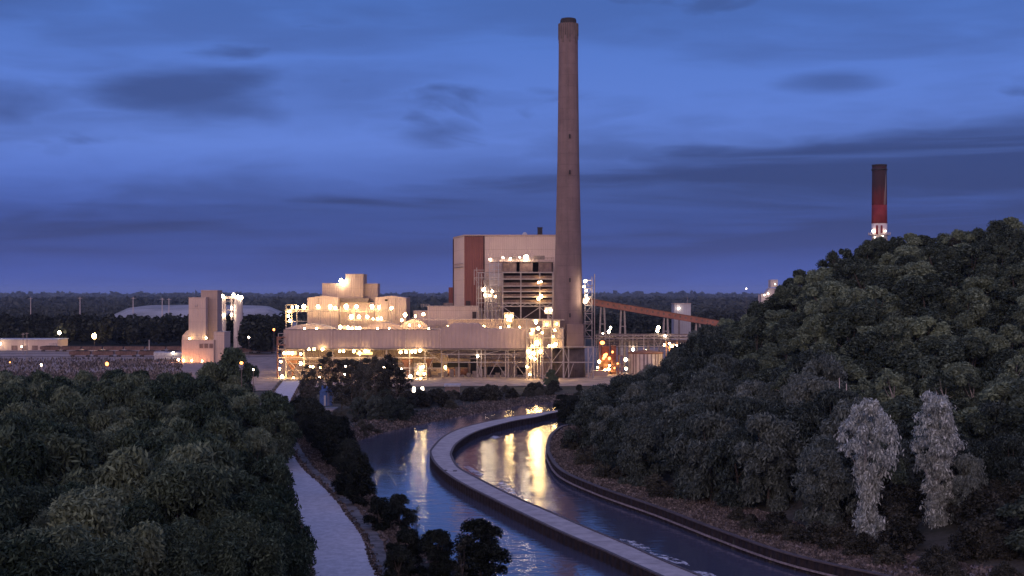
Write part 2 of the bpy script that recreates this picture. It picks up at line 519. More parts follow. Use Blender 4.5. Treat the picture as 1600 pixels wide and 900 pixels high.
def water_mat():
    m = bpy.data.materials.new('water')
    m.use_nodes = True
    t = NT(m.node_tree)
    b = m.node_tree.nodes['Principled BSDF']
    co = t.n('ShaderNodeTexCoord').outputs['Object']
    mp = t.n('ShaderNodeMapping', ins={'Vector': co, 'Scale': (0.55, 1.0, 1.0)}).outputs[0]
    a = t.n('ShaderNodeTexNoise', ins={'Vector': mp, 'Scale': 0.7, 'Detail': 5.0, 'Roughness': 0.6, 'Distortion': 0.8}).outputs[0]
    c = t.n('ShaderNodeTexNoise', ins={'Vector': mp, 'Scale': 0.30, 'Detail': 3.0, 'Distortion': 1.2}).outputs[0]
    amp = t.maprange(t.n('ShaderNodeTexNoise', ins={'Vector': co, 'Scale': 0.035, 'Detail': 2.0}).outputs[0], 0.35, 0.65, 0.45, 1.0)
    h = t.math('ADD', t.math('MULTIPLY', a, amp), t.math('MULTIPLY', c, 2.0))
    bp = t.n('ShaderNodeBump', ins={'Strength': 0.26, 'Distance': 0.16, 'Height': h})
    t.link(bp.outputs[0], b.inputs['Normal'])
    b.inputs['Base Color'].default_value = (0.068, 0.073, 0.110, 1)
    b.inputs['Roughness'].default_value = 0.06
    b.inputs['IOR'].default_value = 1.95
    b.inputs['Specular IOR Level'].default_value = 0.6
    return m


def foam_mat():
    m = bpy.data.materials.new('foam')
    m.use_nodes = True
    t = NT(m.node_tree)
    b = m.node_tree.nodes['Principled BSDF']
    co = t.n('ShaderNodeTexCoord').outputs['Object']
    n = t.n('ShaderNodeTexNoise', ins={'Vector': co, 'Scale': 0.9, 'Detail': 7.0, 'Roughness': 0.7}).outputs[0]
    b.inputs['Base Color'].default_value = (0.62, 0.62, 0.66, 1)
    b.inputs['Roughness'].default_value = 0.7
    t.link(t.maprange(n, 0.42, 0.60), b.inputs['Alpha'])
    return m


# ------------------------------------------------------------------ terrain and canal
WL = -1.9
rng = np.random.default_rng(7)


def catmull(pts, step):
    P = np.array(pts, float)
    P = np.vstack([2 * P[0] - P[1], P, 2 * P[-1] - P[-2]])
    out = []
    for i in range(1, len(P) - 2):
        for u in np.linspace(0, 1, 24, endpoint=False):
            a, b, c, d = P[i - 1], P[i], P[i + 1], P[i + 2]
            out.append(0.5 * (2 * b + (c - a) * u + (2 * a - 5 * b + 4 * c - d) * u * u + (3 * b - a - 3 * c + d) * u ** 3))
    out.append(P[-2])
    out = np.array(out)
    s = np.concatenate([[0], np.cumsum(np.linalg.norm(np.diff(out, axis=0), axis=1))])
    t = np.linspace(0, s[-1], max(2, int(s[-1] / step)))
    return np.stack([np.interp(t, s, out[:, k]) for k in range(out.shape[1])], 1)


wall_px = [(905, 664), (878, 668), (861, 682), (856, 698), (859, 713), (878, 737), (935, 763), (1030, 796), (1125, 832), (1220, 865),
           (1315, 889), (1377, 902)]
WALL = [G(a, b, 0.2) for a, b in wall_px] + [(66, 190), (78, 165), (92, 140)]
WALLC = catmull(WALL, 1.0)
left_px = [(900, 627), (830, 632), (760, 645), (700, 655), (640, 667), (600, 677), (560, 690), (543, 703), (556, 730), (580, 765),
           (606, 790), (632, 815), (655, 840), (690, 868), (760, 900)]
LEFT = [(140, 590), (70, 580)] + [G(a, b, WL) for a, b in left_px] + [(3, 185), (14, 160), (22, 140)]
LEFTC = catmull(LEFT, 2.0)
canal = np.vstack([LEFTC, WALLC[::-1], [(45, 455), (140, 500)]])


def in_poly(x, y, poly):
    c = np.zeros(x.shape, bool)
    n = len(poly)
    j = n - 1
    for i in range(n):
        xi, yi = poly[i]; xj, yj = poly[j]
        hit = ((yi > y) != (yj > y)) & (x < (xj - xi) * (y - yi) / (yj - yi + 1e-12) + xi)
        c ^= hit
        j = i
    return c


def dist_line(x, y, line):
    d = np.full(x.shape, 1e9)
    for (ax, ay), (bx, by) in zip(line[:-1], line[1:]):
        vx, vy = bx - ax, by - ay
        u = np.clip(((x - ax) * vx + (y - ay) * vy) / (vx * vx + vy * vy + 1e-9), 0, 1)
        d = np.minimum(d, np.hypot(x - ax - u * vx, y - ay - u * vy))
    return d


def sstep(a, b, v):
    u = np.clip((v - a) / (b - a), 0, 1)
    return u * u * (3 - 2 * u)


RPX = [940, 1000, 1060, 1100, 1150, 1200, 1250, 1300, 1350, 1400, 1500, 1600, 1800, 2400]
RZ = [0, 2, 8, 16, 22.5, 27.5, 35.5, 42, 45.5, 49, 51, 54.5, 58, 60]
BPX = [856, 878, 935, 1030, 1125, 1220, 1315, 1377, 1600, 2400]
BD = [357, 326, 298, 269, 243, 223, 210, 205, 175, 130]


def hill(x, y):
    yy = np.maximum(y, 120)
    px = 800 + F * x / yy
    R = np.interp(px, RPX, RZ)
    yb = np.interp(px, BPX, BD) + 12
    s = np.clip((y - yb) / (430 - yb), 0, 1)
    h = R * (0.55 * s + 0.45 * s * s * (3 - 2 * s))
    return h * (1 - sstep(440, 640, y)) * (px > 880)


def vnoise(x, y, k, seed):
    r = np.random.default_rng(seed)
    out = 0
    for _ in range(5):
        a = r.uniform(0, 2 * math.pi); f = k * r.uniform(0.6, 1.6); p = r.uniform(0, 7)
        out = out + np.sin((x * math.cos(a) + y * math.sin(a)) * f + p)
    return out / 5


def terrain(x, y, fine=True):
    z = hill(x, y) + 0.25 * vnoise(x, y, 0.12, 3) + 0.5 * vnoise(x, y, 0.02, 4)
    z = z + 43.0 * (1 - sstep(-5, 62, np.hypot(x * 0.6, np.maximum(y, 0)))) * (y < 90)
    z = z + 56.0 * (1 - sstep(-135, -22, y)) * (1 - sstep(420, 900, np.abs(x)))     # unseen dune crest, raised behind the viewpoint to shade the near trees
    z = z * np.where((y > 560) & (y < 1100) & (np.abs(x) < 420), 0.0, 1.0)
    if fine:
        inside = in_poly(x, y, canal)
        dl = dist_line(x, y, LEFTC[::3])
        dw = dist_line(x, y, WALLC[::2])
        bank = WL - 0.3 + (z - WL + 0.3) * sstep(0, 9, dl) ** 0.7
        z = np.where(inside, -7.0, np.where(dl < 9, bank, z))
        z = np.where((~inside) & (dw < 7) & (dl > 15), 0.05 + (z - 0.05) * sstep(1.2, 7, dw), z)
    return z


def spaced(a, b, step, lo, hi, growth):
    mid = list(np.arange(a, b, step))
    l, s, v = [], step, a
    while v > lo:
        s *= growth; v -= s; l.append(v)
    r, s, v = [], step, mid[-1]
    while v < hi:
        s *= growth; v += s; r.append(v)
    return np.array(l[::-1] + mid + r)


gx = spaced(-130, 180, 1.5, -26000, 26000, 1.18)
gy = spaced(100, 620, 1.5, -600, 30000, 1.14)
XX, YY = np.meshgrid(gx, gy)
near = (XX > -140) & (XX < 190) & (YY > 90) & (YY < 640)
ZZ = terrain(XX, YY, False)
ZZ[near] = terrain(XX[near], YY[near], True)
ZZ[YY > 1500] = -1.0
structure('ground', grid_mesh('ground', np.stack([XX, YY, ZZ], -1), ground_mat()))

# water surface, reaching under the banks
wm = MB()
wxs = np.linspace(-90, 150, 13); wys = np.linspace(130, 600, 13)
WX, WY = np.meshgrid(wxs, wys)
structure('water', grid_mesh('water', np.stack([WX, WY, np.full(WX.shape, WL)], -1), water_mat()))


def sheet(line_a, line_b, z):
    """strip between two equally long polylines"""
    n = len(line_a)
    vs = [(a[0], a[1], z) for a in line_a] + [(b[0], b[1], z) for b in line_b]
    return MB().add(vs, [(i, i + 1, n + i + 1, n + i) for i in range(n - 1)])


# road
road_r = catmull([(-9, 150)] + [G(a, b) for a, b in ((588, 896), (572, 848), (548, 814), (531, 790), (505, 762), (470, 728))]
                 + [(-71, 405), (-87.5, 503), (-101, 604), (-108, 660)], 2.0)
tn = np.gradient(road_r, axis=0); tn /= np.linalg.norm(tn, axis=1)[:, None]
nr = np.stack([-tn[:, 1], tn[:, 0]], 1)          # to the left of travel
wob = np.convolve(np.random.default_rng(3).normal(size=len(road_r) + 6), np.ones(7) / 7, 'valid')[:len(road_r), None] * .35
road_l = road_r + nr * 10.6
structure('road', sheet(road_r + nr * wob, road_l + nr * wob, 0.62).mesh('road', M['road']))
structure('road_shoulder', sheet(road_r - nr * (3.4 + 2 * wob), road_r + nr * 1.0, 0.60).mesh('road_shoulder', M['shoulder']))
# raise the terrain under the road gently: the road bed
bed = MB()
A, B = road_r - nr * 5.5, road_l + nr * 3
n = len(A)
vs = [(a[0], a[1], -0.6) for a in A] + [(a[0], a[1], 0.58) for a in road_r - nr * 3.9] + [(b[0], b[1], 0.58) for b in road_l + nr * 1.5] \
    + [(b[0], b[1], -0.6) for b in B]
bed.add(vs, [(k * n + i, k * n + i + 1, (k + 1) * n + i + 1, (k + 1) * n + i) for k in range(3) for i in range(n - 1)])
structure('road_bed', bed.mesh('road_bed', M['shoulder']))

# plant yard
yard = [(-135, 596), (-70, 606), (-60, 622), (-20, 628), (40, 628), (52, 610), (75, 608), (170, 640), (190, 1090), (-420, 1090), (-420, 830), (-160, 660)]
structure('yard', MB().add([(a, b, 0.35) for a, b in yard], [tuple(range(len(yard)))]).mesh('yard', M['yard']))

# bank of dry grass along the channel wall, draped on the terrain
nn = len(WALLC)
tw = np.gradient(WALLC, axis=0); tw /= np.linalg.norm(tw, axis=1)[:, None]
nw = np.stack([-tw[:, 1], tw[:, 0]], 1)
cols = []
for k, off in enumerate(np.linspace(0.3, 15, 10)):
    w = off + (0.5 * np.sin(np.arange(nn) * 0.31 + k) if off > 10 else 0)
    q = WALLC + nw * np.reshape(w, (-1, 1) if np.ndim(w) else (1,))
    z = terrain(q[:, 0], q[:, 1], False)
    z = np.where(off < 7, 0.05 + (z - 0.05) * sstep(1.2, 7, off), z) + 0.12
    cols.append(np.column_stack([q, z]))
BANK = np.stack(cols, 1)
structure('bank', grid_mesh('bank', BANK, bank_mat()))

# the pale ash mound far behind the plant
mx = np.linspace(-640, -235, 70); my = np.linspace(1500, 2300, 60)
MX, MY = np.meshgrid(mx, my)
pr = np.interp(800 + F * MX / MY, [130, 170, 200, 235, 330, 420, 445, 470], [0, 12, 26, 30, 31.5, 29, 19, 0])
MZ = pr * sstep(1500, 1700, MY) * (1 - sstep(2000, 2300, MY)) + 0.8 * vnoise(MX, MY, 0.05, 9) - 1.2
structure('hill', grid_mesh('hill', np.stack([MX, MY, MZ], -1), M['mound']))

# ------------------------------------------------------------------ breakwater and channel wall
bo = [(1016.5, 892), (945, 859.6), (880, 832), (810, 799), (772, 780), (715.6, 751), (685, 728), (674, 711), (676, 700), (696.7, 680),
      (730.7, 666), (791, 652.7), (829, 647), (870, 641), (940, 634)]
bi = [(1060, 886), (985, 853), (915, 824), (850, 796), (805, 777), (750, 749.5), (717, 731), (706, 715), (705, 705.6), (715.6, 690.5),
      (746, 673.5), (797, 659), (838, 651.5), (872, 644), (942, 637)]
O_ = [G(a, b, 0.3) for a, b in bo]; I_ = [G(a, b, 0.3) for a, b in bi]
O_ = [(44, 150)] + O_; I_ = [(50, 152)] + I_
BO, BI = catmull(O_, 0.8), catmull(I_, 0.8)
NB = max(len(BO), len(BI))


def resample(P, n):
    s = np.concatenate([[0], np.cumsum(np.linalg.norm(np.diff(P, axis=0), axis=1))])
    t = np.linspace(0, s[-1], n)
    return np.stack([np.interp(t, s, P[:, k]) for k in range(2)], 1)


BOr, BIr = resample(BO, NB), resample(BI, NB)


def pile_strip(P, z0, z1, side, amp=0.28, period=1):
    """corrugated sheet piling along polyline P"""
    P = resample(P, int(np.sum(np.linalg.norm(np.diff(P, axis=0), axis=1)) / 0.55))
    t = np.gradient(P, axis=0); t /= np.linalg.norm(t, axis=1)[:, None]
    nn = np.stack([-t[:, 1], t[:, 0]], 1)
    z = np.array([0, 0, 1, 1] * (len(P) // 4 + 1))[:len(P)][:, None]
    Q = P + nn * side * amp * z
    n = len(Q)
    vs = [(a, b, z0) for a, b in Q] + [(a, b, z1) for a, b in Q]
    fs = [(i, i + 1, n + i + 1, n + i) for i in range(n - 1)]
    return MB().add(vs, fs)


def coping(P, w, z0, z1, side):
    t = np.gradient(P, axis=0); t /= np.linalg.norm(t, axis=1)[:, None]
    nn = np.stack([-t[:, 1], t[:, 0]], 1)
    A, B = P + nn * side * w[0], P + nn * side * w[1]
    n = len(P)
    vs = [(*a, z0) for a in A] + [(*a, z1) for a in A] + [(*b, z1) for b in B] + [(*b, z0) for b in B]
    fs = [(k * n + i, k * n + i + 1, ((k + 1) % 4) * n + i + 1, ((k + 1) % 4) * n + i) for k in range(4) for i in range(n - 1)]
    return MB().add(vs, fs)


bw = Thing('breakwater', 'long curved breakwater with pale concrete deck between the two water channels', 'breakwater', (-20, 330, 0))
bw.part('deck', sheet(BOr, BIr, 0.30), M['deck'])
bw.part('sheet_pile_wall', pile_strip(BO, -7, 0.16, 1), M['pile'])
bw.part('sheet_pile_wall', pile_strip(BI, -7, 0.16, -1), M['pile'])
bw.part('coping', coping(BO, (-0.25, 0.38), 0.14, 0.40, 1), M['pile_cap'])
bw.part('coping', coping(BI, (-0.25, 0.38), 0.14, 0.40, -1), M['pile_cap'])
for i in range(6, NB - 4, 13):
    a, b_ = BOr[i], BIr[i]
    d_ = (BOr[i + 1] - BOr[i]); d_ = d_ / np.linalg.norm(d_) * .07
    bw.part('expansion_joint', MB().add([(*(a - d_), .305), (*(a + d_), .305), (*(b_ + d_), .305), (*(b_ - d_), .305)], [(0, 1, 2, 3)]), M['pile_cap'])
for px, py in ((696, 735), (711, 736)):
    x, y = G(px, py, 0.3)
    h = MB().lathe(x, y, [(0.55, 0.304), (0.5, 0.42), (0.2, 0.46)], 12)
    bw.part('manhole_cover', h, M['pile'])
rw = Thing('retaining_wall', 'dark rusty sheet pile retaining wall along the right bank of the channel', 'retaining wall', (20, 298, 0))
rw.part('sheet_pile_wall', pile_strip(WALLC, -7, 0.5, -1), M['pile'])
rw.part('cap_beam', coping(WALLC, (-0.5, 0.5), 0.5, 0.72, 1), M['pile_cap'])
rw.part('waler', coping(WALLC, (-0.75, -0.3), -1.25, -1.0, 1), M['waler'])

# foam drifting on the water
fm = MB()
r_ = random.Random(5)


def blob(pts, z=WL + 0.02, k=8):
    P = [G(a, b, WL) for a, b in pts]
    fm.add([(a, b, z) for a, b in P], [tuple(range(len(P)))])


blob([(722, 727), (732, 728), (748, 737), (757, 742), (752, 745), (738, 739)])
blob([(776, 757), (783, 751), (792, 756), (803, 765), (806, 772), (794, 770), (781, 763)])
blob([(765, 684), (771, 681), (785, 682), (775, 686)])
blob([(968, 842), (990, 845), (1014, 855), (1018, 862), (1000, 859), (975, 850)])
blob([(1012, 862), (1040, 868), (1072, 878), (1078, 884), (1055, 880), (1022, 868)])
blob([(1080, 891), (1110, 895), (1125, 903), (1095, 901)])
tag(link('foam', fm.mesh('foam', foam_mat())), 'white foam patches drifting on the water beside the breakwater', 'foam', kind='stuff')

# ------------------------------------------------------------------ the power plant


def bars(mb, D, cols=(), beams=(), braces=(), w=0.55):
    """steelwork in one plane: cols (px, ytop, ybot), beams (px0, px1, py), braces (px0, py0, px1, py1)"""
    w = w * .82
    for c in cols: mb.bar((X(c[0], D), D, Z(c[2], D)), (X(c[0], D), D, Z(c[1], D)), w)
    for b in beams: mb.bar((X(b[0], D), D, Z(b[2], D)), (X(b[1], D), D, Z(b[2], D)), w * 0.9)
    for b in braces: mb.bar((X(b[0], D), D, Z(b[1], D)), (X(b[2], D), D, Z(b[3], D)), w * 0.6)
    return mb


def base_py(D): return HY + H * F / D      # the row where the ground lies at distance D


# --- main chimney
cx = X(888, 700)
t = Thing('chimney', 'tall brown grey concrete chimney towering over the power plant', 'chimney', (cx, 700, 0))


def crad(z): return np.interp(z, [0, 12, 30, 60, 120, 170, 196], [9.3, 9.0, 8.3, 7.35, 5.95, 5.35, 5.2])


prof = [(float(crad(z)), float(z)) for z in np.linspace(16.5, 193, 50)]
t.part('shaft', MB().lathe(cx, 700, prof, 48), M['concrete_stack'], smooth=True)
t.part('plinth', MB().lathe(cx, 700, [(9.3, 0), (8.9, 16.4)], 48), M['stack_dark'], smooth=True)
t.part('gallery_ring', MB().lathe(cx, 700, [(9.0, 16.0), (9.7, 16.4), (9.7, 17.1), (8.9, 17.2)], 40), M['steel_dark'])
b = MB()
for k in range(26):
    a = 2 * math.pi * k / 26
    b.box(cx + 5.25 * math.cos(a) - 0.3, cx + 5.25 * math.cos(a) + 0.3, 700 + 5.25 * math.sin(a) - 0.3, 700 + 5.25 * math.sin(a) + 0.3, 186.5 - 2.0 * (k % 3), 193.2)
t.part('soot_streaks', b, M['stack_dark'])
t.part('flue_cap', MB().lathe(cx, 700, [(4.4, 192.9), (4.4, 195.2), (4.0, 196.0), (3.4, 196.1)], 32), M['soot'], smooth=False)
for z, r0 in ((130, 5.8), (110.5, 6.2), (52, 7.6), (33, 8.2)):
    t.part('aviation_light', MB().box(cx + 0.1, cx + 0.9, 700 - r0 - 0.9, 700 - r0 + 0.3, z, z + 2.2), M['soot'])
lad = MB()
for s in (-0.35, 0.35):
    lad.bar((cx - 1.5 + s, 700 - 9.2, 17), (cx - 1.0 + s, 700 - 5.5, 192), 0.14)
t.part('ladder', lad, M['steel_dark'])
t.part('flue_panel', MB().pbox(885.5, 912, 507, 541, 687.5, 4), M['concrete_stack'])

# --- steel support and stair tower round the chimney foot
t = Thing('steel_tower', 'grey lattice steel tower climbing beside the foot of the tall chimney', 'steel tower', (X(920, 688), 688, 0))
by = base_py(686)
b = MB()
for D in (686, 697):
    bars(b, D, [(881, 541, by), (888.5, 541, by), (919, 541, by), (927, 541, by)], [(880, 929, 542), (880, 929, 566)],
         [(881, by, 888.5, 566), (888.5, 566, 881, 545), (919, 566, 927, 545), (919, by, 927, 568), (888, by, 896, 568)], 0.7)
for px in (881, 927):
    for py in (542, 566): b.bar((X(px, 686), 686, Z(py, 686)), (X(px, 697), 697, Z(py, 697)), 0.6)
t.part('portal_frame', b, M['steel'])
b = MB()
for D in (694, 703):
    bars(b, D, [(914, 438, 541), (925, 432, 541)], [(914, 925, y) for y in range(438, 545, 13)],
         [(914, y, 925, y + 13) if (y // 13) % 2 else (925, y, 914, y + 13) for y in range(438, 528, 13)], 0.5)
for py in range(438, 541, 13):
    for px in (914, 925): b.bar((X(px, 694), 694, Z(py, 694)), (X(px, 703), 703, Z(py, 703)), 0.4)
t.part('lattice_tower', b, M['steel'])
t.part('mast', bars(MB(), 700, [(929, 428, 541)], [], [], 0.6), M['steel'])
for py in (446, 466, 486, 506, 526): t.part('platform', MB().pbox(913, 927, py, py + 1, 693, 10), M['steel_dark'])
t.lamps([(914.5, 439, 692.5, .9), (912.5, 448, 692.5, .8), (916, 454, 692.5, .5), (916.5, 462, 692.5, .7), (914, 471, 692.5, .8), (917.5, 467, 692.5, .9)], M['lamp_white'])
t.part('instrument_cabin', MB().pbox(911, 919, 466, 474, 694.2, 4), M['beige'])

# --- boiler house
zt = Z(368, 758)
A = (X(708.5, 791), 791); Bc = (X(725, 758), 758); Cc = (X(903, 758), 758)
t = Thing('boiler_house', 'tallest beige and brown clad boiler house behind the tall chimney', 'building', (X(800, 770), 770, 0))
t.part('wall', MB().prism([A, Bc, Cc, (X(903, 758), 830), (A[0], 830)], 0, zt), M['beige'])
b = MB(); b.pbox(725.6, 754.8, 368.6, 481, 757.7, 0.25)
t.part('brown_panel', b, M['brown'], label='reddish brown cladding strip beside the corner')
t.part('corner_trim', MB().pbox(754.9, 757.2, 368.2, 490, 757.6, 0.35).prism([(A[0] - .4, A[1] - .5), (A[0] + 1.3, A[1] - 3.2), (A[0] + 1.6, A[1] - 2.5), (A[0] + .2, A[1])], 0, zt - .8), M['brown_dark'])
t.part('parapet', MB().prism([(A[0] - .25, A[1]), (Bc[0] - .2, Bc[1] - .3), (Cc[0] + .2, Cc[1] - .3), (Cc[0] + .2, Cc[1] + .4), (Bc[0] + .2, Bc[1] + .5), (A[0] + .5, A[1] + .4)], zt - 0.6, zt + 0.5), M['beige_dark'])
b = MB().pbox(840, 847.5, 356, 369, 775, 5)
t.part('roof_stack', b, M['soot'])
t.part('stack_cap', MB().pbox(839.5, 848, 355, 356.2, 774.8, 5.6), M['soot'])
t.part('roof_vent', MB().lathe(X(820, 775), 775, [(1.6, zt - .2), (1.6, zt + 1.6), (0.9, zt + 2.6), (0.1, zt + 2.9)], 14), M['greyblue'])
mid = [(A[0] * (1 - u) + Bc[0] * u, A[1] * (1 - u) + Bc[1] * u) for u in (0.12, 0.95)]
zz = Z(418, 775)
t.part('maintenance_rail', MB().bar((mid[0][0] - .5, mid[0][1] - .6, zz), (mid[1][0] - .5, mid[1][1] - .6, zz), 0.4).bar((mid[0][0] - .5, mid[0][1] - .6, zz + 2), (mid[1][0] - .5, mid[1][1] - .6, zz + 2), 0.25), M['steel_dark'])
t.part('annex', MB().pbox(701, 709.5, 449, 500, 800, 22), M['brown'])
b = MB()
for k in range(7): b.pbox(770 + k * 15, 776 + k * 15, 384, 390, 757.75, 0.2)
t.part('louvre', MB().pbox(728, 735, 470, 478, 757.3, 0.3), M['louvre'])

# --- boiler house annexes (low roofs in front of it)
t = Thing('low_annex', 'low beige annex with flat roofs in front of the boiler house', 'building', (X(740, 742), 742, 0))
t.part('wall', MB().pbox(668, 747, 479, 600, 745, 13).pbox(646, 668.4, 486, 600, 748, 9), M['beige'])
t.part('wall', MB().pbox(700, 882, 499.5, 600, 728, 7), M['beige_dark'])
t.part('roof', MB().pbox(667.4, 747.5, 478, 479.2, 744.6, 14).pbox(645.5, 668, 485.2, 486.2, 747.6, 10).pbox(640, 883, 498.4, 499.7, 727.6, 8), M['seam'])
t.part('roof_unit', MB().pbox(693, 707, 473.5, 478.2, 750, 5), M['steel_dark'])
t.part('roof_railing', bars(MB(), 746, [(658, 475.5, 480), (662, 475.5, 480), (666, 475.5, 480), (670, 475.5, 480)], [(658, 670, 475.5)], [], .25), M['steel'])
t.part('doorway', MB().pbox(738, 746, 487, 499, 744.7, .6), M['louvre'])
t.lamps([(700, 510, 722, .5), (728, 509, 722, .5), (756, 510, 722, .5), (782, 512, 722, .5), (812, 511, 722, .5)], M['lamp_warm'])  # lamps added behind the duct to brighten the annex and outline the duct

# --- boiler steelwork with ducts in front of the boiler house
t = Thing('boiler_steelwork', 'open steel frame with stacked brown ducts against the boiler house front', 'steel frame', (X(806, 740), 740, 0))
D0 = 736
cols = [748, 757.5, 785.6, 813.8, 843.4, 863.7]
bm = [425.8, 436, 447, 455.5, 464, 473.6, 478.5]
b = MB()
bars(b, D0, [(c, 425, 502) for c in cols], [(746, 865, y) for y in bm[:1]] + [(757, 865, y) for y in bm[1:]],
     [(785.6, 479, 813.8, 500), (813.8, 500, 843.4, 480), (843.4, 480, 863, 497), (757.5, 500, 785.6, 480), (757.5, 480, 785.6, 500)], 0.85)
bars(b, D0, [], [], [(785.6 + k * 9.6, 478.5 if k % 2 else 473.6, 785.6 + (k + 1) * 9.6, 473.6 if k % 2 else 478.5) for k in range(8)], 0.6)
bars(b, D0 + 15, [(c, 425, 500) for c in cols], [(746, 865, 425.8), (746, 865, 473)], [], .8)
for c in cols:
    for y in (425.8, 447, 473.6): b.bar((X(c, D0), D0, Z(y, D0)), (X(c, D0), D0 + 15, Z(y, D0)), .6)
t.part('column_frame', b, M['steel'])
for (y0, y1, mm) in ((426.5, 436, 'casing'), (437, 447, 'casing'), (448, 455, 'casing'), (456, 463.6, 'casing'), (464.6, 473, 'casing')):
    b = MB()
    for p0, p1 in ((786.5, 813), (814.6, 842.6), (844.2, 863)):
        b.pbox(p0, p1, y0 + (y1 - y0) * 0.45, y1, D0 + 1.8, 9)
    t.part('duct', b, M[mm])
t.part('backing_wall', MB().pbox(785, 864, 408, 500, D0 + 13, 2), M['louvre'])
for p0, p1 in ((785.6, 807), (812, 832.5), (841.5, 861.8)):
    h = MB().pbox(p0, p1, 409.5, 425, D0 + 1, 11)
    o = t.part('hopper', h, M['casing'])
    t.part('flange', MB().pbox(p0 - .4, p1 + .4, 409, 410.4, D0 + .7, 11.6).pbox(p0 - .4, p1 + .4, 424, 425, D0 + .7, 11.6), M['steel_dark'], o)
t.part('header_duct', MB().pbox(764, 866, 405.5, 409.2, D0 + .5, 14), M['duct'])
rb = bars(MB(), D0 + 1, [(p, 402.5, 405.6) for p in range(766, 866, 6)], [(766, 866, 402.4), (766, 866, 404)], [], .22)
t.part('railing', rb, M['steel_dark'])
t.part('walkway_unit', MB().pbox(834, 851, 399.5, 405.6, D0 + 3, 4), M['steel_dark'])
t.part('walkway_unit', MB().pbox(796, 806, 401, 405.6, D0 + 3, 3), M['steel_dark'])
b = MB()
for D in (D0 - 2, D0 + 5):
    bars(b, D, [(765, 408, 447), (772, 408, 447), (779, 408, 447)], [(765, 783, y) for y in (414, 421, 428, 437)],
         [(765, 414, 772, 421), (772, 421, 765, 428), (772, 408, 779, 414), (779, 414, 772, 421), (772, 428, 779, 437), (765, 437, 772, 428)], .4)
t.part('stair_frame', b, M['greyblue'])
b = MB()
bars(b, D0 - 1, [(741, 421, 445), (745, 418, 500), (752, 426, 500), (762, 447, 500), (769, 455, 500), (775, 450, 500)],
     [(741, 757, 422), (741, 757, 434), (745, 785, 450), (745, 785, 466), (745, 785, 485)],
     [(741, 434, 747, 442), (752, 426, 757, 447), (757, 466, 775, 485), (762, 450, 775, 466)], .5)
t.part('platform_frame', b, M['steel'])
for p0, p1, y0, y1 in ((758, 771, 459, 463), (756, 764, 451, 455), (758, 773, 466, 471), (765, 784, 428, 446)):
    t.part('equipment_box', MB().pbox(p0, p1, y0, y1, D0 + 1.5, 5), M['silo'])
pp = MB()
for px in (761, 767, 779):
    pp.tube([(X(px, D0), D0 + 3, Z(500, D0)), (X(px, D0), D0 + 3, Z(440, D0)), (X(px + 6, D0), D0 + 3, Z(433, D0))], .5, 8)
t.part('pipe', pp, M['steel'])
t.lamps([(822, 402, D0 - .6, 1.5), (786, 402.5, D0 - .3, .6), (797.5, 404.3, D0 - .3, .7), (766, 405.5, D0 - .3, .7), (812, 402, D0 - .3, .4),
         (755, 453, D0 - 1.2, .8), (769, 455, D0 - 1.2, .8), (757, 450.5, D0 - 1.2, .5), (758, 461, D0 - 1.4, .7), (765, 462, D0 - 1.4, .6)], M['lamp_white'])
t.lamps([(841, 441, D0 + .6, .7), (845.5, 440, D0 + .6, .5), (845.5, 463, D0 - 1, .9), (841, 467, D0 - 1, .6), (774, 463, D0 - 1.2, .6)], M['lamp_warm'])

# --- small lit cyclone house in front of the boiler steelwork
t = Thing('dust_collector', 'small brightly lit dust collector on the low annex roof', 'dust collector', (X(795, 724), 724, 0))
c = (X(795.5, 724), 724)
t.part('hopper', MB().lathe(c[0], c[1], [(0.7, Z(512, 724)), (2.1, Z(503, 724)), (2.1, Z(492, 724)), (1.2, Z(489, 724))], 16), M['beige'])
t.part('frame', bars(MB(), 721.5, [(788.5, 488, 513), (802, 488, 513)], [(788, 802.5, 489), (788, 802.5, 503), (788, 802.5, 512)], [(788.5, 503, 802, 512)], .45), M['steel'])
t.lamps([(791.5, 494, 720.5, .8), (799, 494, 720.5, .8), (792.5, 500, 720.5, .6), (798, 501, 720.5, .6), (795, 510, 720.5, .5)], M['lamp_warm'])

# --- long elevated flue gas duct
D1 = 690
t = Thing('flue_duct', 'long grey brown elevated duct casing running across the plant front', 'duct', (X(634, D1), D1, 0))


def P1(*pts): return [(X(a, D1), Z(b, D1)) for a, b in pts]


prof = P1((443, 544), (822, 544), (818, 530), (822, 514), (763, 514), (757, 512), (747, 506.5), (742, 505.5), (709, 505.5), (703, 507.5),
          (693, 513), (686, 515.5), (443, 515.5))
t.part('casing', MB().slab(prof, D1, D1 + 14), M['duct'])
for px, y0 in ((518, 515), (563, 515), (634, 515), (688.5, 514.5), (762.5, 513.6)):
    t.part('flange', MB().pbox(px - .55, px + .55, y0 - .4, 544.4, D1 - .3, 14.6), M['seam'])
t.part('underside_beam', MB().pbox(440, 826, 544.3, 546.2, D1 - .4, 2).pbox(440, 826, 544.3, 546.2, D1 + 11, 2), M['steel_dark'])
t.part('roof_edge', MB().pbox(443, 686, 514.6, 515.6, D1 - .2, .8), M['steel_dark'])

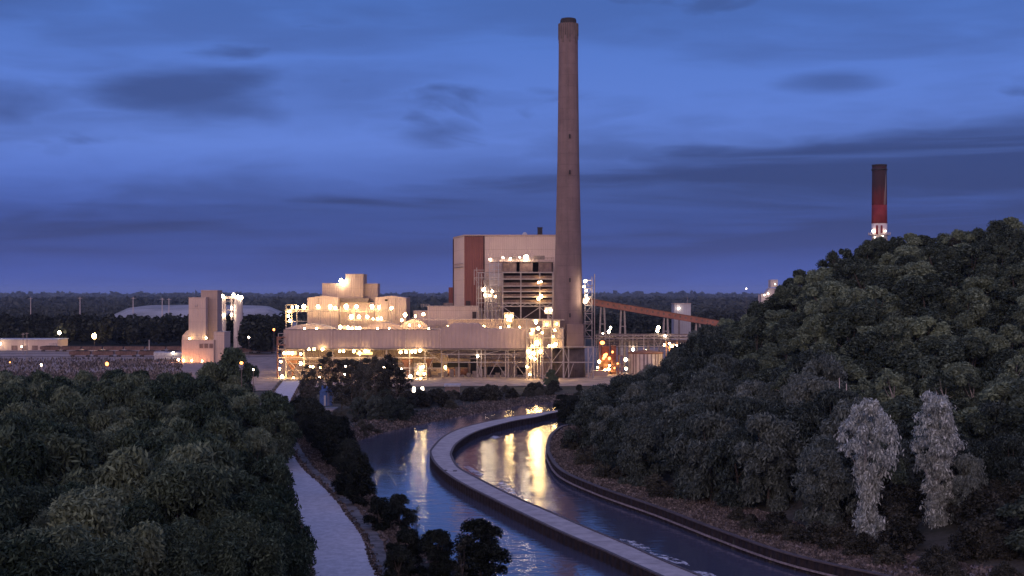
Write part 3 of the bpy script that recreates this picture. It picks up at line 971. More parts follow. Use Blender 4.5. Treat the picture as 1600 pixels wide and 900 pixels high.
# --- supporting structure under the duct
t = Thing('duct_supports', 'braced steel trestles carrying the long grey duct over the yard', 'steel frame', (X(640, D1), D1, 0))
by = base_py(D1)
b = MB()
for D, sh in ((D1 + 1, 0), (D1 + 12, 0)):
    bars(b, D, [(c, 545, by) for c in (447, 475, 520, 562, 604, 640, 664, 690, 717, 745.5, 752, 758, 790, 794, 804, 822)],
         [(433, 830, 546.5), (433, 680, 559), (690, 812, 553.5), (690, 830, 566), (560, 690, 575)], [], .62)
    bars(b, D, [], [], [(447, 559, 475, 590), (520, 590, 562, 560), (604, 560, 640, 590), (664, 590, 676, 562), (758, 553, 790, 546),
                        (764, 588, 776, 566), (776, 566, 790, 588), (752, 566, 747, by), (790, 547, 804, 560), (804, 566, 822, 590),
                        (745.5, 566, 752, 590), (690, 560, 717, 546), (776, 566, 782, 553), (664, 546, 690, 566)], .62)
t.part('trestle', b, M['steel'])
b = MB()
for k, py in enumerate((549, 551.5, 556, 561)):
    b.tube([(X(640 + 30 * k, D1), D1 + 3 + k, Z(py, D1)), (X(820 - 12 * k, D1), D1 + 3 + k, Z(py, D1))], .35 + .12 * (k % 2), 8)
for k, py in enumerate((562, 569, 580)):
    b.tube([(X(446, D1), D1 + 4 + k, Z(py, D1)), (X(600 + 40 * k, D1), D1 + 4 + k, Z(py, D1))], .4, 8)
t.part('pipe', b, M['steel_dark'])
t.part('tall_column', bars(MB(), D1 - 3, [(433.5, 526, base_py(D1 - 3))], [(433.5, 446, 527), (433.5, 446, 539)], [(433.5, 532, 441, 526)], .9), M['rust'])
t.part('stair_tower', bars(MB(), D1 - 2, [(435, 521, 545), (446, 521, 545)], [(435, 447, 521), (435, 447, 531), (435, 447, 538), (435, 447, 545)],
                           [(435, 531, 446, 521), (435, 538, 446, 531)], .4), M['steel'])
for p0, p1 in ((442, 470), (627, 645), (664, 676)):
    b = MB()
    a0, a1 = X(p0, D1 + 4), X(p1, D1 + 4)
    zt_, zb_ = Z(556 if p0 < 600 else 562, D1), Z(578, D1)
    m_ = (a0 + a1) / 2
    vs = [(a0, D1 + 3, zt_), (a1, D1 + 3, zt_), (a1, D1 + 10, zt_), (a0, D1 + 10, zt_),
          (m_ - .8, D1 + 6, zb_), (m_ + .8, D1 + 6, zb_), (m_ + .8, D1 + 7.5, zb_), (m_ - .8, D1 + 7.5, zb_)]
    b.add(vs, [(3, 2, 1, 0), (4, 5, 6, 7), (0, 1, 5, 4), (1, 2, 6, 5), (2, 3, 7, 6), (3, 0, 4, 7)])
    b.bar((m_, D1 + 6.7, zb_), (m_, D1 + 6.7, 0.3), .8)
    t.part('ash_hopper', b, M['rust'])
b = MB()
for px in range(450, 822, 9):
    b.pbox(px, px + 5 + (px % 4), 586 - (px * 7) % 15, 590.5, D1 + 7 + (px % 3), 3)
t.part('pump_skids', b, M['steel_dark'])
W_ = [(470, 553, D1 - .5, .8), (444, 552, D1 + .8, .7), (457, 552, D1 + 1, .8), (451, 551.5, D1 + 1, .7), (483, 545.5, D1 + 1.2, .9), (491, 545, D1 + 1.2, .9),
      (504, 546, D1 - .9, .8), (531, 549, D1 - .6, .7), (537, 548.8, D1 - .6, .6), (553, 549, D1 - .6, .6), (571, 548.6, D1 - .6, .7), (576, 549, D1 - .6, .6), (562, 552, D1, .7),
      (470, 568, D1 - 1, .9), (484, 573, D1 - .8, .8), (489, 573, D1 - .8, .6), (501, 573, D1 - .8, .8), (441, 589, D1 - 1.5, .9), (458.5, 591.5, D1 - 1.8, .9), (465, 596, D1 - 3, .9),
      (500, 590, D1 - 1, .8), (495, 592, D1 - 1, .6), (626, 550.5, D1 - .5, .8), (634.5, 550, D1 - .5, .7), (644, 549.5, D1 - .6, .7), (649, 549.5, D1 - .6, .7), (656.5, 548, D1 - .8, 1.0),
      (437, 576, D1 - 1, .7), (439, 565, D1 - 1, .6)]
t.lamps(W_, M['lamp_warm'])
t.lamps([(521, 595.5, D1 - 2, .7), (582, 566, D1 - 1, .7), (540, 572, D1 - 1, .5), (539, 585, D1 - 1, .6), (575, 589, D1 - 1, .6), (615, 571, D1 - 1, .6),
         (627, 576.5, D1 - 1, .6), (634, 592, D1 - 1.5, .8), (641.5, 588, D1 - 1.5, .8), (746.5, 556.5, D1 - 1, .6), (600, 574, D1 - 1, .5)], M['lamp_white'])

# --- low wall building behind the trestles
D2 = 716
t = Thing('pump_house', 'long low brown building behind the trestles under the grey duct', 'building', (X(630, D2), D2, 0))
t.part('wall', MB().pbox(440, 700, 546, 596, D2, 9).pbox(700, 884, 560, 596, D2, 9), M['beige_dark'])
t.part('roof', MB().pbox(439, 701, 545, 546.2, D2 - .4, 10).pbox(701, 885, 559, 560.2, D2 - .4, 10), M['steel_dark'])
for p0, p1, y0, y1 in ((676, 690, 567, 575), (699, 731, 565, 574), (735, 747, 553, 584), (752, 790, 573, 586), (808, 822, 574, 586), (560, 600, 566, 580), (605, 622, 560, 575), (527, 552, 562, 584)):
    t.part('doorway', MB().pbox(p0, p1, y0, y1, D2 - .5, .5), M['opening'])
t.part('tank', MB().tube([(X(700, D2 - 5), D2 - 4, Z(581, D2)), (X(731, D2 - 5), D2 - 4, Z(581, D2))], 2.3, 16), M['rust'])
t.part('glow_panel', MB().pbox(442.5, 463, 549, 556, D2 - .4, .3), M['wall_glow'])  # glowing sheets stand in for the lamp-lit wall and recess
t.part('glow_panel', MB().pbox(476, 508, 538, 546, D2 - 12, .3).pbox(510, 514, 538, 546, D2 - 12, .3).pbox(557, 582, 550, 554, D2 - .4, .3), M['wall_glow'])
t.lamps([(696, 574, D2 - 8, .7)], M['lamp_warm'])

# --- lit process vessel left of centre
t = Thing('process_vessel', 'brightly lit yellow process vessel in a small steel frame under the duct', 'vessel', (X(657, 684), 684, 0))
c = (X(657, 684), 684)
t.part('vessel', MB().lathe(c[0], c[1], [(.4, Z(596, 684)), (1.2, Z(588, 684)), (2.6, Z(583, 684)), (2.6, Z(572, 684)), (1.5, Z(568, 684)), (.2, Z(567, 684))], 18), M['beige'], smooth=True)
t.part('frame', bars(MB(), 681, [(648.5, 567, 598), (666, 567, 598)], [(647, 667, 568), (647, 667, 579), (647, 667, 590)], [(648.5, 590, 666, 598)], .4), M['steel'])
t.lamps([(657, 575, 679.5, .7), (652.5, 583, 679.5, .7), (661, 573, 679.5, .6), (663, 584, 679.5, .6), (657, 592, 679.5, .6), (651, 593, 679.5, .5)], M['lamp_warm'])

# --- bright equipment tower left of the chimney foot
D3 = 683
by = base_py(D3)
t = Thing('conveyor_drive_tower', 'brightly lit yellow equipment tower crowded with lamps beside the chimney foot', 'steel tower', (X(851, D3), D3, 0))
b = MB()
for D in (D3, D3 + 9):
    bars(b, D, [(823, 497, by), (835, 513, by), (848, 497, by), (862, 500, by), (880, 512, by)],
         [(822, 882, y) for y in (500, 513, 528, 543, 566)],
         [(823, 543, 835, 566), (848, 543, 862, 566), (862, 566, 880, 543), (823, by, 835, 566), (848, 566, 835, by), (862, by, 880, 566), (848, by, 862, 568),
          (862, 513, 880, 528), (880, 528, 862, 543)], .6)
for px in (823, 848, 880):
    for py in (500, 513, 543, 566): b.bar((X(px, D3), D3, Z(py, D3)), (X(px, D3), D3 + 9, Z(py, D3)), .45)
t.part('frame', b, M['steel'])
t.part('yellow_panel', MB().pbox(861.5, 879.5, 512.5, 543, D3 + 4, .4), M['beige'])
t.part('equipment_box', MB().pbox(849, 861, 500, 511, D3 + 1, 4), M['beige'])
t.part('equipment_box', MB().pbox(864.5, 875, 500, 511.5, D3 + 1, 4), M['beige'])
t.part('door_panel', MB().pbox(849.5, 860, 513.6, 533, D3 + .9, 2), M['steel_dark'])
for px, y0, y1, r in ((830, 518, 530, 1.9), (841, 522, 540, 1.6), (829, 546, 560, 1.9), (839, 545, 556, 1.6), (826, 572, 584, 1.2), (845, 528, 540, 1.2)):
    t.part('vessel', MB().lathe(X(px, D3), D3 + 4, [(.3, Z(y1, D3)), (r, Z(y1 - 2, D3)), (r, Z(y0 + 2, D3)), (.3, Z(y0, D3))], 14), M['seam'], smooth=True)
pp = MB()
for k in range(5):
    pp.tube([(X(825 + 5 * k, D3), D3 + 2, Z(590, D3)), (X(825 + 5 * k, D3), D3 + 2, Z(535 - 4 * k, D3)), (X(835 + 5 * k, D3), D3 + 2, Z(528 - 4 * k, D3))], .35, 7)
t.part('pipe', pp, M['seam'])
t.part('head_house', MB().pbox(851, 863, 480, 491, D3 + 3, 4), M['beige'])
t.part('head_mast', MB().pbox(855, 858.5, 491, 500.2, D3 + 4, 1.5), M['steel'])
t.part('floor_plate', MB().pbox(822.5, 880.5, 543.5, 544.6, D3 + .3, 9).pbox(822.5, 880.5, 528.4, 529.2, D3 + .3, 9), M['steel_dark'])
t.lamps([(837.5, 503, D3 - .6, 0.98), (841, 513, D3 - .6, 0.82), (832, 516, D3 - .6, 0.66), (830, 521, D3 - .6, 0.57), (839, 536, D3 - .6, 1.07), (826, 549, D3 - .6, 0.82),
         (834, 552, D3 - .6, 0.82), (829, 558, D3 - .6, 0.74), (836, 561, D3 - .6, 0.57), (823.5, 573, D3 - .6, 0.74), (844, 549, D3 - .6, 0.82), (858, 540, D3 - .6, 0.66), (868, 538, D3 - .6, 0.82),
         (854, 507, D3 - .4, 0.66), (847.5, 520, D3 - .6, 0.49), (864.5, 526, D3 - .6, 0.49), (867, 516, D3 - .6, 0.66), (870, 506, D3 - .4, 0.49), (828, 585, D3 - .6, 0.57), (832, 541, D3 - .6, 0.57), (864, 541, D3 - .6, 0.57)], M['lamp_warm'])
t.lamps([(853, 486, D3 + 2, .6), (861, 485, D3 + 2, .6)], M['lamp_white'])

# --- older unit building with stepped roof, left
D4 = 768
t = Thing('stepped_building', 'beige stepped plant building with roof tower and a row of walkway lamps', 'building', (X(557, D4), D4, 0))


def P4(D, *pts): return [(X(a, D), Z(b, D)) for a, b in pts]


t.part('wall', MB().slab(P4(D4, (480, 600), (528.5, 600), (528.5, 465), (504, 462), (480, 465.5)), D4, D4 + 30), M['beige'])
t.part('wall', MB().slab(P4(D4, (585, 600), (634.5, 600), (634.5, 465.5), (612, 462), (585, 465)), D4, D4 + 30), M['beige'])
t.part('wall', MB().pbox(528.6, 584.9, 472.5, 600, D4 + 8, 20), M['beige'])
t.part('penthouse_band', MB().slab(P4(D4 + 7, (533, 472.5), (575, 472.5), (577, 466), (531, 466)), D4 + 6.5, D4 + 20), M['steel_dark'])
t.part('roof_tower', MB().pbox(540, 567.5, 428.5, 473, D4 + 9, 20), M['beige_dark'])
t.part('roof_block', MB().pbox(503.5, 540, 443, 470, D4 + 10, 18), M['beige_dark'])
t.part('roof_block', MB().pbox(567.5, 590, 443.5, 470, D4 + 14, 14), M['beige_dark'])
t.part('coping', MB().pbox(539.6, 568, 428, 428.8, D4 + 8.7, 20.5).pbox(503, 540, 442.5, 443.2, D4 + 9.7, 18.5).pbox(567.5, 590.4, 443, 443.7, D4 + 13.7, 14.5), M['seam'])
t.part('window', MB().pbox(601.5, 605.5, 467.5, 470.5, D4 - .2, .4), M['opening'])
t.part('downpipe', MB().pbox(584.2, 585.2, 466, 500, D4 - .3, .3).pbox(606, 606.6, 466, 500, D4 - .3, .3).pbox(618, 618.6, 466, 500, D4 - .3, .3).pbox(497, 497.6, 466, 500, D4 - .3, .3), M['steel_dark'])
t.lamps([(533, 439, D4 + 8, 1.3), (532, 443, D4 + 8, .8), (536.5, 444, D4 + 8, .8), (540, 439.5, D4 + 8, .7)], M['lamp_white'])

D5 = 752
t = Thing('walkway_frame', 'pale steel walkway lined with round lamps in front of the stepped building', 'walkway', (X(530, D5), D5, 0))
b = MB()
bars(b, D5, [(p, 479, 515) for p in (447, 456, 464, 481, 501, 516, 532, 553, 572, 592, 612)], [(446, 613, 485.8), (446, 613, 483.4), (446, 481, 502), (446, 464, 476.5), (532, 613, 500)],
     [(481, 515, 501, 487), (501, 487, 516, 515), (532, 515, 553, 488), (592, 488, 612, 500), (612, 486, 622, 500)], .5)
bars(b, D5 + 5, [(447, 478, 515), (464, 478, 515), (532, 485, 515), (612, 485, 515)], [(446, 613, 485.8)], [], .5)
t.part('frame', b, M['steel'])
t.part('deck', MB().pbox(446, 613, 485.9, 487.6, D5 + .3, 5), M['beige'])
t.part('lower_deck', MB().pbox(535, 612, 500, 502, D5 + .3, 5), M['beige'])
t.lamps([(457, 480, D5 - 1, .8), (464.5, 479.5, D5 - 1, .9), (475, 479, D5 - 1, 1.2), (497, 479, D5 - 1, 1.2), (516, 479, D5 - 1, 1.2), (524, 481, D5 - 1, .9), (541, 479, D5 - 1, 1.2), (557, 479, D5 - 1, 1.2),
         (581.5, 479, D5 - 1, 1.2), (592.5, 480, D5 - 1, .9), (612, 481, D5 - 1, .9), (549, 495, D5 - 1, 1.1), (561, 495, D5 - 1, 1.2), (574, 495, D5 - 1, 1.2), (583, 498, D5 - 1, .7),
         (590, 498, D5 - 1, .7), (596, 497.5, D5 - 1, .7), (452, 487, D5 - 1, .8), (451, 494, D5 - 1, .8), (453, 501, D5 - 1, .8)], M['lamp_warm'])

D6 = 712
t = Thing('roof_ducts', 'pale humped ducts lit from below behind the long grey duct casing', 'duct', (X(560, D6), D6, 0))


def hump(p0, p1, yt, yb, D, dep):
    pts = [(p0, yb)] + [(p1, yb)]
    for k in range(9):
        u = 1 - k / 8
        pts.append((p0 + (p1 - p0) * u, yb - 1 - (yb - 1 - yt) * math.sin(math.pi * (0.12 + 0.76 * u)) ** 0.8))
    return MB().slab([(X(a, D), Z(b_, D)) for a, b_ in pts], D, D + dep)


t.part('roof_hump', hump(446, 520, 506, 520, D6, 12), M['seam'])
t.part('roof_hump', hump(566, 630, 504, 520, D6, 12), M['duct'])
t.part('roof_hump', hump(625, 668, 499, 520, D6 + 2, 10), M['beige'])
t.part('roof_deck', MB().pbox(444, 700, 514.8, 520, D6 - 6, 22), M['seam'])
t.part('roof_fan', MB().lathe(X(537, D6 - 2), D6 + 2, [(1.6, Z(518, D6)), (1.6, Z(510, D6)), (.6, Z(508, D6))], 14).lathe(X(551, D6 - 2), D6 + 2, [(1.6, Z(518, D6)), (1.6, Z(510, D6)), (.6, Z(508, D6))], 14), M['seam'])
t.lamps([(532, 511, D6 - 4, 1.1), (544, 512, D6 - 4, .8), (550, 513, D6 - 4, .7), (557, 512.5, D6 - 4, .8), (562, 512.5, D6 - 4, .7), (476, 513.3, D6 - 4, .5), (495, 513.3, D6 - 4, .5),
         (590, 513.3, D6 - 4, .5), (608, 513, D6 - 4, .4), (649, 494, D6, .6), (633, 492, D6, 1.0), (661.5, 491, D6, 1.1), (640, 508, D6 - 4, .5), (655, 509, D6 - 4, .5), (628, 500, D6 - 1, .7), (670, 513.5, D6 - 4, .4)], M['lamp_warm'])
for px_, y_ in ((633, 493), (649, 495), (661.5, 492)): t.part('lamp_post', bars(MB(), D6, [(px_, y_, 512)], [], [], .3), M['steel'])
t.part('roof_gantry', bars(MB(), D6, [(671, 476, 515)], [(660, 672, 478)], [], .3), M['steel'])

# --- coal transfer tower on the left
D7 = 852
t = Thing('transfer_tower', 'tall beige windowless tower with orange lit base left of the plant', 'building', (X(317, D7), D7, 0))
t.part('wall', MB().pbox(294.8, 321.5, 465, 540, D7 + 4, 15), M['beige'])
t.part('wall', MB().pbox(314, 339.6, 454, 540, D7 + 11, 14), M['beige_dark'])
t.part('base', MB().pbox(284, 334, 531.5, 575, D7, 22).pbox(334, 350.5, 519, 575, D7 + 2, 18), M['beige'])
t.part('roof_trim', MB().pbox(294.4, 321.9, 464.4, 465.3, D7 + 3.7, 15.6).pbox(313.6, 340, 453.4, 454.3, D7 + 10.7, 14.6).pbox(283.6, 334.2, 531, 531.7, D7 - .3, 4.2).pbox(333.6, 351, 518.5, 519.3, D7 + 1.7, 18.6), M['seam'])
t.part('lean_to', MB().slab([(X(a, D7 + 5), Z(b_, D7 + 5)) for a, b_ in ((284.5, 531.4), (294.6, 531.4), (294.6, 516), (292, 516.5), (284.5, 525))], D7 + 5, D7 + 14), M['seam'])
for p in (311.5, 319.3, 327):
    w = t.part('window', MB().pbox(p, p + 6, 537, 544, D7 - .15, .4), M['casing'])
    t.part('frame', MB().pbox(p - .5, p, 536.6, 544.4, D7 - .25, .5).pbox(p + 6, p + 6.5, 536.6, 544.4, D7 - .25, .5).pbox(p, p + 6, 536.4, 537, D7 - .25, .5).pbox(p, p + 6, 544, 544.5, D7 - .25, .5), M['seam'], w)
t.part('vent', MB().lathe(X(307, D7 + 4), D7 + 3.9, [(.9, Z(479, D7)), (.9, Z(476, D7))], 10), M['seam'])
t.lamps([(296.5, 529, D7 + 2, .6), (322.3, 528, D7 + 2.5, .6)], M['lamp_warm'], r=.5)
t.lamps([(287, 563, D7 - 4, .6), (300, 563.5, D7 - 5, .6), (316, 564, D7 - 5, .6), (279, 562, D7 - 2, .8)], M['lamp_flood'])

# --- twin silos behind
D8 = 1010
t = Thing('twin_silos', 'pair of pale silos joined by a lit overhead bridge behind the dark trees', 'silo', (X(359, D8), D8, 0))
for px, r in ((345.5, 3.2), (371, 3.6)):
    t.part('silo', MB().lathe(X(px, D8), D8 + 3, [(r, 0), (r, Z(466, D8)), (r * .3, Z(463.5, D8))], 24), M['silo'], smooth=False)
t.part('bridge', MB().pbox(347, 369, 463, 467, D8, 4), M['beige'])
t.part('column', MB().pbox(350, 352.6, 467, 500, D8, 1.3).pbox(360.5, 363, 467, 500, D8, 1.3), M['seam'])
t.part('cross_beam', MB().pbox(352.6, 360.5, 470, 471, D8 + .3, .6).pbox(352.6, 360.5, 484, 485, D8 + .3, .6), M['steel'])
t.lamps([(340.5, 463, D8 - 1, 1.1), (347.5, 462.5, D8 - 1, 1.3), (365, 460.5, D8 - 1, 1.3), (372, 463.5, D8 - 1, 1.0), (377.5, 464.5, D8 - 1, 1.1), (362, 481, D8 - 1, 1.1), (349.5, 493, D8 - 1, .9), (361.5, 492, D8 - 1, .8)], M['lamp_white'])

# --- conveyor gallery on the right
t = Thing('conveyor_gallery', 'sloping rust red conveyor gallery descending to the right of the chimney', 'conveyor', (X(1000, 770), 770, 0))
p = np.array([X(918, 762), 762, Z(471, 762)]); q = np.array([X(1125, 786), 786, Z(506.5, 786)])
t.part('gallery', MB().bar(p, q, 3.6, 3.4), M['gallery'])
t.part('roof', MB().bar(p + (0, 0, 1.85), q + (0, 0, 1.85), 4.2, .35), M['rust'])
b = MB()
for k in range(24):
    u = (k + .5) / 24
    c = p * (1 - u) + q * u
    b.box(c[0] - .8, c[0] + .8, c[1] - 1.95, c[1] - 1.75, c[2] - .2, c[2] + .9)
t.part('window_band', b, M['casing'])
for px in (941, 972, 1039, 1090):
    u = (px - 918) / 207
    c = p * (1 - u) + q * u
    b = MB()
    for s in (-1, 1):
        b.bar((c[0] + s * 1.0, c[1], c[2] - 1.8), (c[0] + s * 2.4, c[1], 0.2), .75)
        b.bar((c[0] + s * 1.0, c[1] + 3, c[2] - 1.8), (c[0] + s * 2.4, c[1] + 6, 0.2), .75)
    for f in (.35, .7):
        zc = c[2] * f
        b.bar((c[0] - 2, c[1], zc), (c[0] + 2, c[1], zc), .5)
    t.part('trestle_leg', b, M['steel'])

t = Thing('transfer_house', 'plain pale grey block tower beside the lower end of the conveyor', 'building', (X(1066, 800), 800, 0))
t.part('wall', MB().pbox(1053, 1079.5, 474.5, 575, 800, 12), M['greyblue'])
t.part('side_recess', MB().pbox(1060, 1062, 490, 575, 799.8, .4), M['steel_dark'])
t.part('parapet', MB().pbox(1052.5, 1080, 473.8, 475, 799.6, 12.8), M['seam'])
t.part('antenna', bars(MB(), 805, [(1074, 464.5, 475)], [], [], .25), M['steel'])
t.lamps([(1060.5, 482, 799.3, .7)], M['lamp_small'])

# --- pipe rack and process area right of the chimney
D9 = 735
by = base_py(D9)
t = Thing('pipe_rack', 'long pipe rack on slender columns between the chimney and wooded hill', 'pipe rack', (X(1000, D9), D9, 0))
b = MB()
for D in (D9, D9 + 7):
    bars(b, D, [(c, 523, by) for c in (932, 952, 972, 989, 1006, 1022, 1040, 1058, 1076)], [(930, 1080, 524), (930, 1080, 529), (930, 1080, 541)],
         [(932 + k * 18, 529, 941 + k * 18, 524) for k in range(8)] + [(941 + k * 18, 524, 950 + k * 18, 529) for k in range(8)] + [(1022, 529, 1034, 552), (1034, 529, 1026, 552)], .5)
t.part('rack', b, M['steel'])
b = MB()
for k, py in enumerate((522.5, 527, 532.5, 535, 538)):
    b.tube([(X(931, D9), D9 + 1 + k, Z(py, D9)), (X(1079, D9), D9 + 1 + k, Z(py, D9))], .35 + .1 * (k % 3), 8)
t.part('pipe', b, M['steel_dark'])
b = MB()
for k, px in enumerate((960, 968, 976, 984, 996, 1014, 1031)):
    b.tube([(X(px, D9), D9 + 3, Z(530, D9)), (X(px, D9), D9 + 3, Z(575, D9))], .5 + .2 * (k % 2), 8)
t.part('riser', b, M['steel_dark'])
t.lamps([(954, 512, D9 + 2, .9), (951, 518, D9 + 2, .8), (942, 521, D9 + 2, .5), (1028.5, 512, D9 + 2, 1.4), (1027, 517, D9 + 2, .9), (1039, 524.5, D9 - 1, .8), (989, 546, D9 - 1, .8), (1009, 547, D9 - 1, .4), (977.5, 562, D9 - 2, .9), (978, 576, D9 - 2, .7)], M['lamp_white'])
for px_ in (952.5, 1028): t.part('lamp_post', bars(MB(), D9 + 2.4, [(px_, 511, 524)], [], [], .3), M['steel'])

t = Thing('ash_house', 'small orange lit process building with steel stairs beside the chimney foot', 'building', (X(957, 722), 722, 0))
t.part('wall', MB().pbox(940, 952.5, 541, 592, 722, 8).pbox(955, 963, 540, 592, 723, 7), M['rust'])
t.part('chute', MB().slab([(X(a, 719), Z(b_, 719)) for a, b_ in ((940, 566), (960, 566), (960, 562), (948, 556), (940, 556))], 719, 722), M['rust'])
t.part('frame', bars(MB(), 718, [(937, 536, 592), (947, 540, 592), (956, 540, 592), (966, 556, 592), (972, 556, 592)], [(936, 973, 556), (936, 973, 570), (936, 973, 580)], [(937, 570, 947, 556), (956, 580, 966, 570)], .5), M['rust'])
t.lamps([(941, 535.5, 717, 1.5), (945, 556, 717, 1.1), (947.5, 553.5, 717, .8), (943, 560, 717, .7)], M['lamp_orange'])
t.lamps([(936, 565, 717, .7), (934, 574, 716, .7), (945, 579, 716, .9), (951, 577, 716, .9), (952, 571, 717, .6)], M['lamp_warm'])
t.lamps([(952, 560, 717, .8), (960, 575, 716, .7), (965, 568, 716, .6), (957, 550, 717, .6)], M['lamp_orange'])
t = Thing('brick_wall_pad', 'low tan concrete bunker lit yellow beside the chimney base', 'bunker', (X(936, 712), 712, 0))
t.part('wall', MB().pbox(926, 950, 580, 591, 712, 5), M['beige'])
t.part('coping', MB().pbox(925.5, 950.5, 579.3, 580.2, 711.7, 5.6), M['seam'])

t = Thing('storage_tank', 'wide ribbed storage tank with pale plates behind grey green trees', 'tank', (X(1012, 716), 716, 0))
c = (X(1012, 716), 726)
R = 9.7
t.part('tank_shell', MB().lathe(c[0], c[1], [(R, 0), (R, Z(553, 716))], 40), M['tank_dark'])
for k in range(14):
    a = math.pi + math.pi * (k + .5) / 14
    w = .085 if k % 3 else .05
    vs = []
    for aa in (a - w, a + w):
        for zz in (0, Z(553.6, 716)):
            vs.append((c[0] + (R + .25) * math.cos(aa), c[1] + (R + .25) * math.sin(aa), zz))
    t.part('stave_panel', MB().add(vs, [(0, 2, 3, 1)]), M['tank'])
t.part('roof', MB().lathe(c[0], c[1], [(R + .5, Z(553, 716)), (R + .5, Z(551.5, 716)), (.5, Z(547.5, 716))], 40), M['rust'])
t = Thing('lit_hopper', 'cone bottomed hopper lit yellow by lamps at the foot of the hill', 'hopper', (X(1051, 718), 718, 0))
c = (X(1051.5, 718), 720)
t.part('hopper', MB().lathe(c[0], c[1], [(.8, Z(580, 718)), (1.0, Z(571, 718)), (2.6, Z(563, 718)), (2.6, Z(543, 718)), (1.2, Z(537, 718))], 18), M['beige'])
t.part('frame', bars(MB(), 715, [(1041, 533, 592), (1046, 533, 592), (1058, 533, 592)], [(1040, 1060, 542), (1040, 1060, 560), (1040, 1060, 571)], [(1046, 560, 1058, 571)], .4), M['rust'])
t.lamps([(1046, 537, 713.5, .8), (1050, 542, 713.5, 1.0), (1057, 540, 713.5, .9), (1053.5, 549, 713.5, .6), (1038, 539, 713.5, .6), (1044, 568, 713.5, .6)], M['lamp_warm'])
t.lamps([(1056.5, 565, 713.5, .9)], M['lamp_white'])

# --- red and white chimney behind the hill
D10 = 1000
cx = X(1374, D10)
t = Thing('banded_chimney', 'red and white banded chimney rising behind the wooded hill', 'chimney', (cx, D10, 0))
r1, r2 = 6.0, 6.6


def band_(y0, y1, m, a=0.0):
    z0, z1 = Z(y1, D10), Z(y0, D10)
    f = lambda z: 5.55 + (Z(258, D10) - z) * .0085
    return MB().lathe(cx, D10, [(f(z0) + a, z0), (f(z1) + a, z1)], 36)


t.part('shaft', MB().lathe(cx, D10, [(9, 0), (6.5, Z(375, D10))], 36), M['white_paint'], smooth=True)
t.part('red_band', band_(320.5, 349.8, 0), M['red_paint'], smooth=True)
t.part('white_band', band_(350, 375, 0), M['white_paint'], smooth=True)


def soot_mat():
    m = bpy.data.materials.new('sooty red and white brick'); m.use_nodes = True
    tt = NT(m.node_tree); bb = m.node_tree.nodes['Principled BSDF']
    co = tt.n('ShaderNodeTexCoord').outputs['Object']
    xyz = tt.n('ShaderNodeSeparateXYZ', ins={0: co}).outputs
    nz = tt.n('ShaderNodeTexNoise', ins={'Vector': tt.n('ShaderNodeMapping', ins={'Vector': co, 'Scale': (.5, .5, .06)}).outputs[0], 'Scale': 1.2, 'Detail': 6.0}).outputs[0]
    h = tt.math('ADD', xyz[2], tt.math('MULTIPLY', nz, 16.0))
    col = tt.mix(tt.maprange(h, Z(322, D10) + 8, Z(285, D10) + 8), (0.17, 0.026, 0.029), (0.030, 0.012, 0.016))
    # a pale streak: glow from the right painted into the colour
    ang = tt.math('ARCTAN2', xyz[0], tt.math('MULTIPLY', xyz[1], -1.0))
    cen = tt.math('ADD', 0.62, tt.math('MULTIPLY', tt.math('SUBTRACT', xyz[2], Z(290, D10)), 0.0105))
    d = tt.math('ABSOLUTE', tt.math('SUBTRACT', ang, tt.math('ADD', cen, tt.math('MULTIPLY', nz, .12))))
    wd = tt.maprange(xyz[2], Z(316, D10), Z(272, D10), .30, .06)
    stx = tt.math('MULTIPLY', tt.math('SUBTRACT', 1.0, tt.math('DIVIDE', d, wd), clamp=True), tt.maprange(xyz[2], Z(270, D10), Z(276, D10)))
    col = tt.mix(tt.math('MULTIPLY', stx, .7), col, (0.42, 0.36, 0.35))
    tt.link(col, bb.inputs['Base Color']); bb.inputs['Roughness'].default_value = .9
    return m


t.part('sooty_band', band_(259.5, 320.3, 0), soot_mat(), smooth=True)
t.part('cap', band_(257.5, 259.5, 0, .25), M['soot'])
t.part('ring', band_(264.5, 266, 0, .6), M['soot'])
t.part('ring', band_(349.4, 350.3, 0, .15), M['white_paint'])
b = MB()
zc = Z(367, D10)
for k in range(20):
    a = 2 * math.pi * k / 20
    b.bar((cx + 8.2 * math.cos(a), D10 + 8.2 * math.sin(a), zc), (cx + 8.2 * math.cos(a), D10 + 8.2 * math.sin(a), zc + 1.8), .2)
b.lathe(cx, D10, [(6.5, zc - .4), (8.3, zc - .3), (8.3, zc), (6.5, zc)], 30)
t.part('platform', b, M['seam'])
t.part('red_patch', MB().pbox(1369, 1372, 352, 366, D10 - 7, .8).pbox(1376.5, 1379, 352, 364, D10 - 7, .8), M['red_paint'])
t.lamps([(1364.5, 361, D10 - 6, 1.3), (1383.5, 361, D10 - 7, .8), (1367, 371, D10 - 8.6, .9), (1379, 369, D10 - 8.6, .7)], M['lamp_small'])

# --- white lit plant tops showing past the hill edge
t = Thing('headframe_house', 'small white lit headhouse peeking out behind the hill edge', 'building', (X(1203, 900), 900, 0))
t.part('upper_block', MB().pbox(1204, 1215.5, 437, 449, 900, 7), M['silo'])
t.part('lower_block', MB().slab([(X(a, 897), Z(b_, 897)) for a, b_ in ((1189, 600), (1212, 600), (1212, 450), (1203, 450), (1196, 459), (1189, 459))], 897, 906), M['silo'])
t.part('mast', MB().pbox(1200.8, 1201.5, 438, 452, 899, .5), M['steel'])
t.part('leg', MB().pbox(1185, 1187, 461, 600, 899, 1), M['silo'])
t.lamps([(1194, 461, 895, .8), (1200, 459, 895, .9), (1211, 444, 898, .4)], M['lamp_small'])
t = Thing('mast_light', 'thin distant mast with a single white light left of the hill edge', 'mast', (X(1166, 1500), 1500, 0))
t.part('mast', bars(MB(), 1500, [(1166, 452, 492)], [], [], .18), M['steel_dark'])
t.lamps([(1166, 451, 1499, .8)], M['lamp_small'])

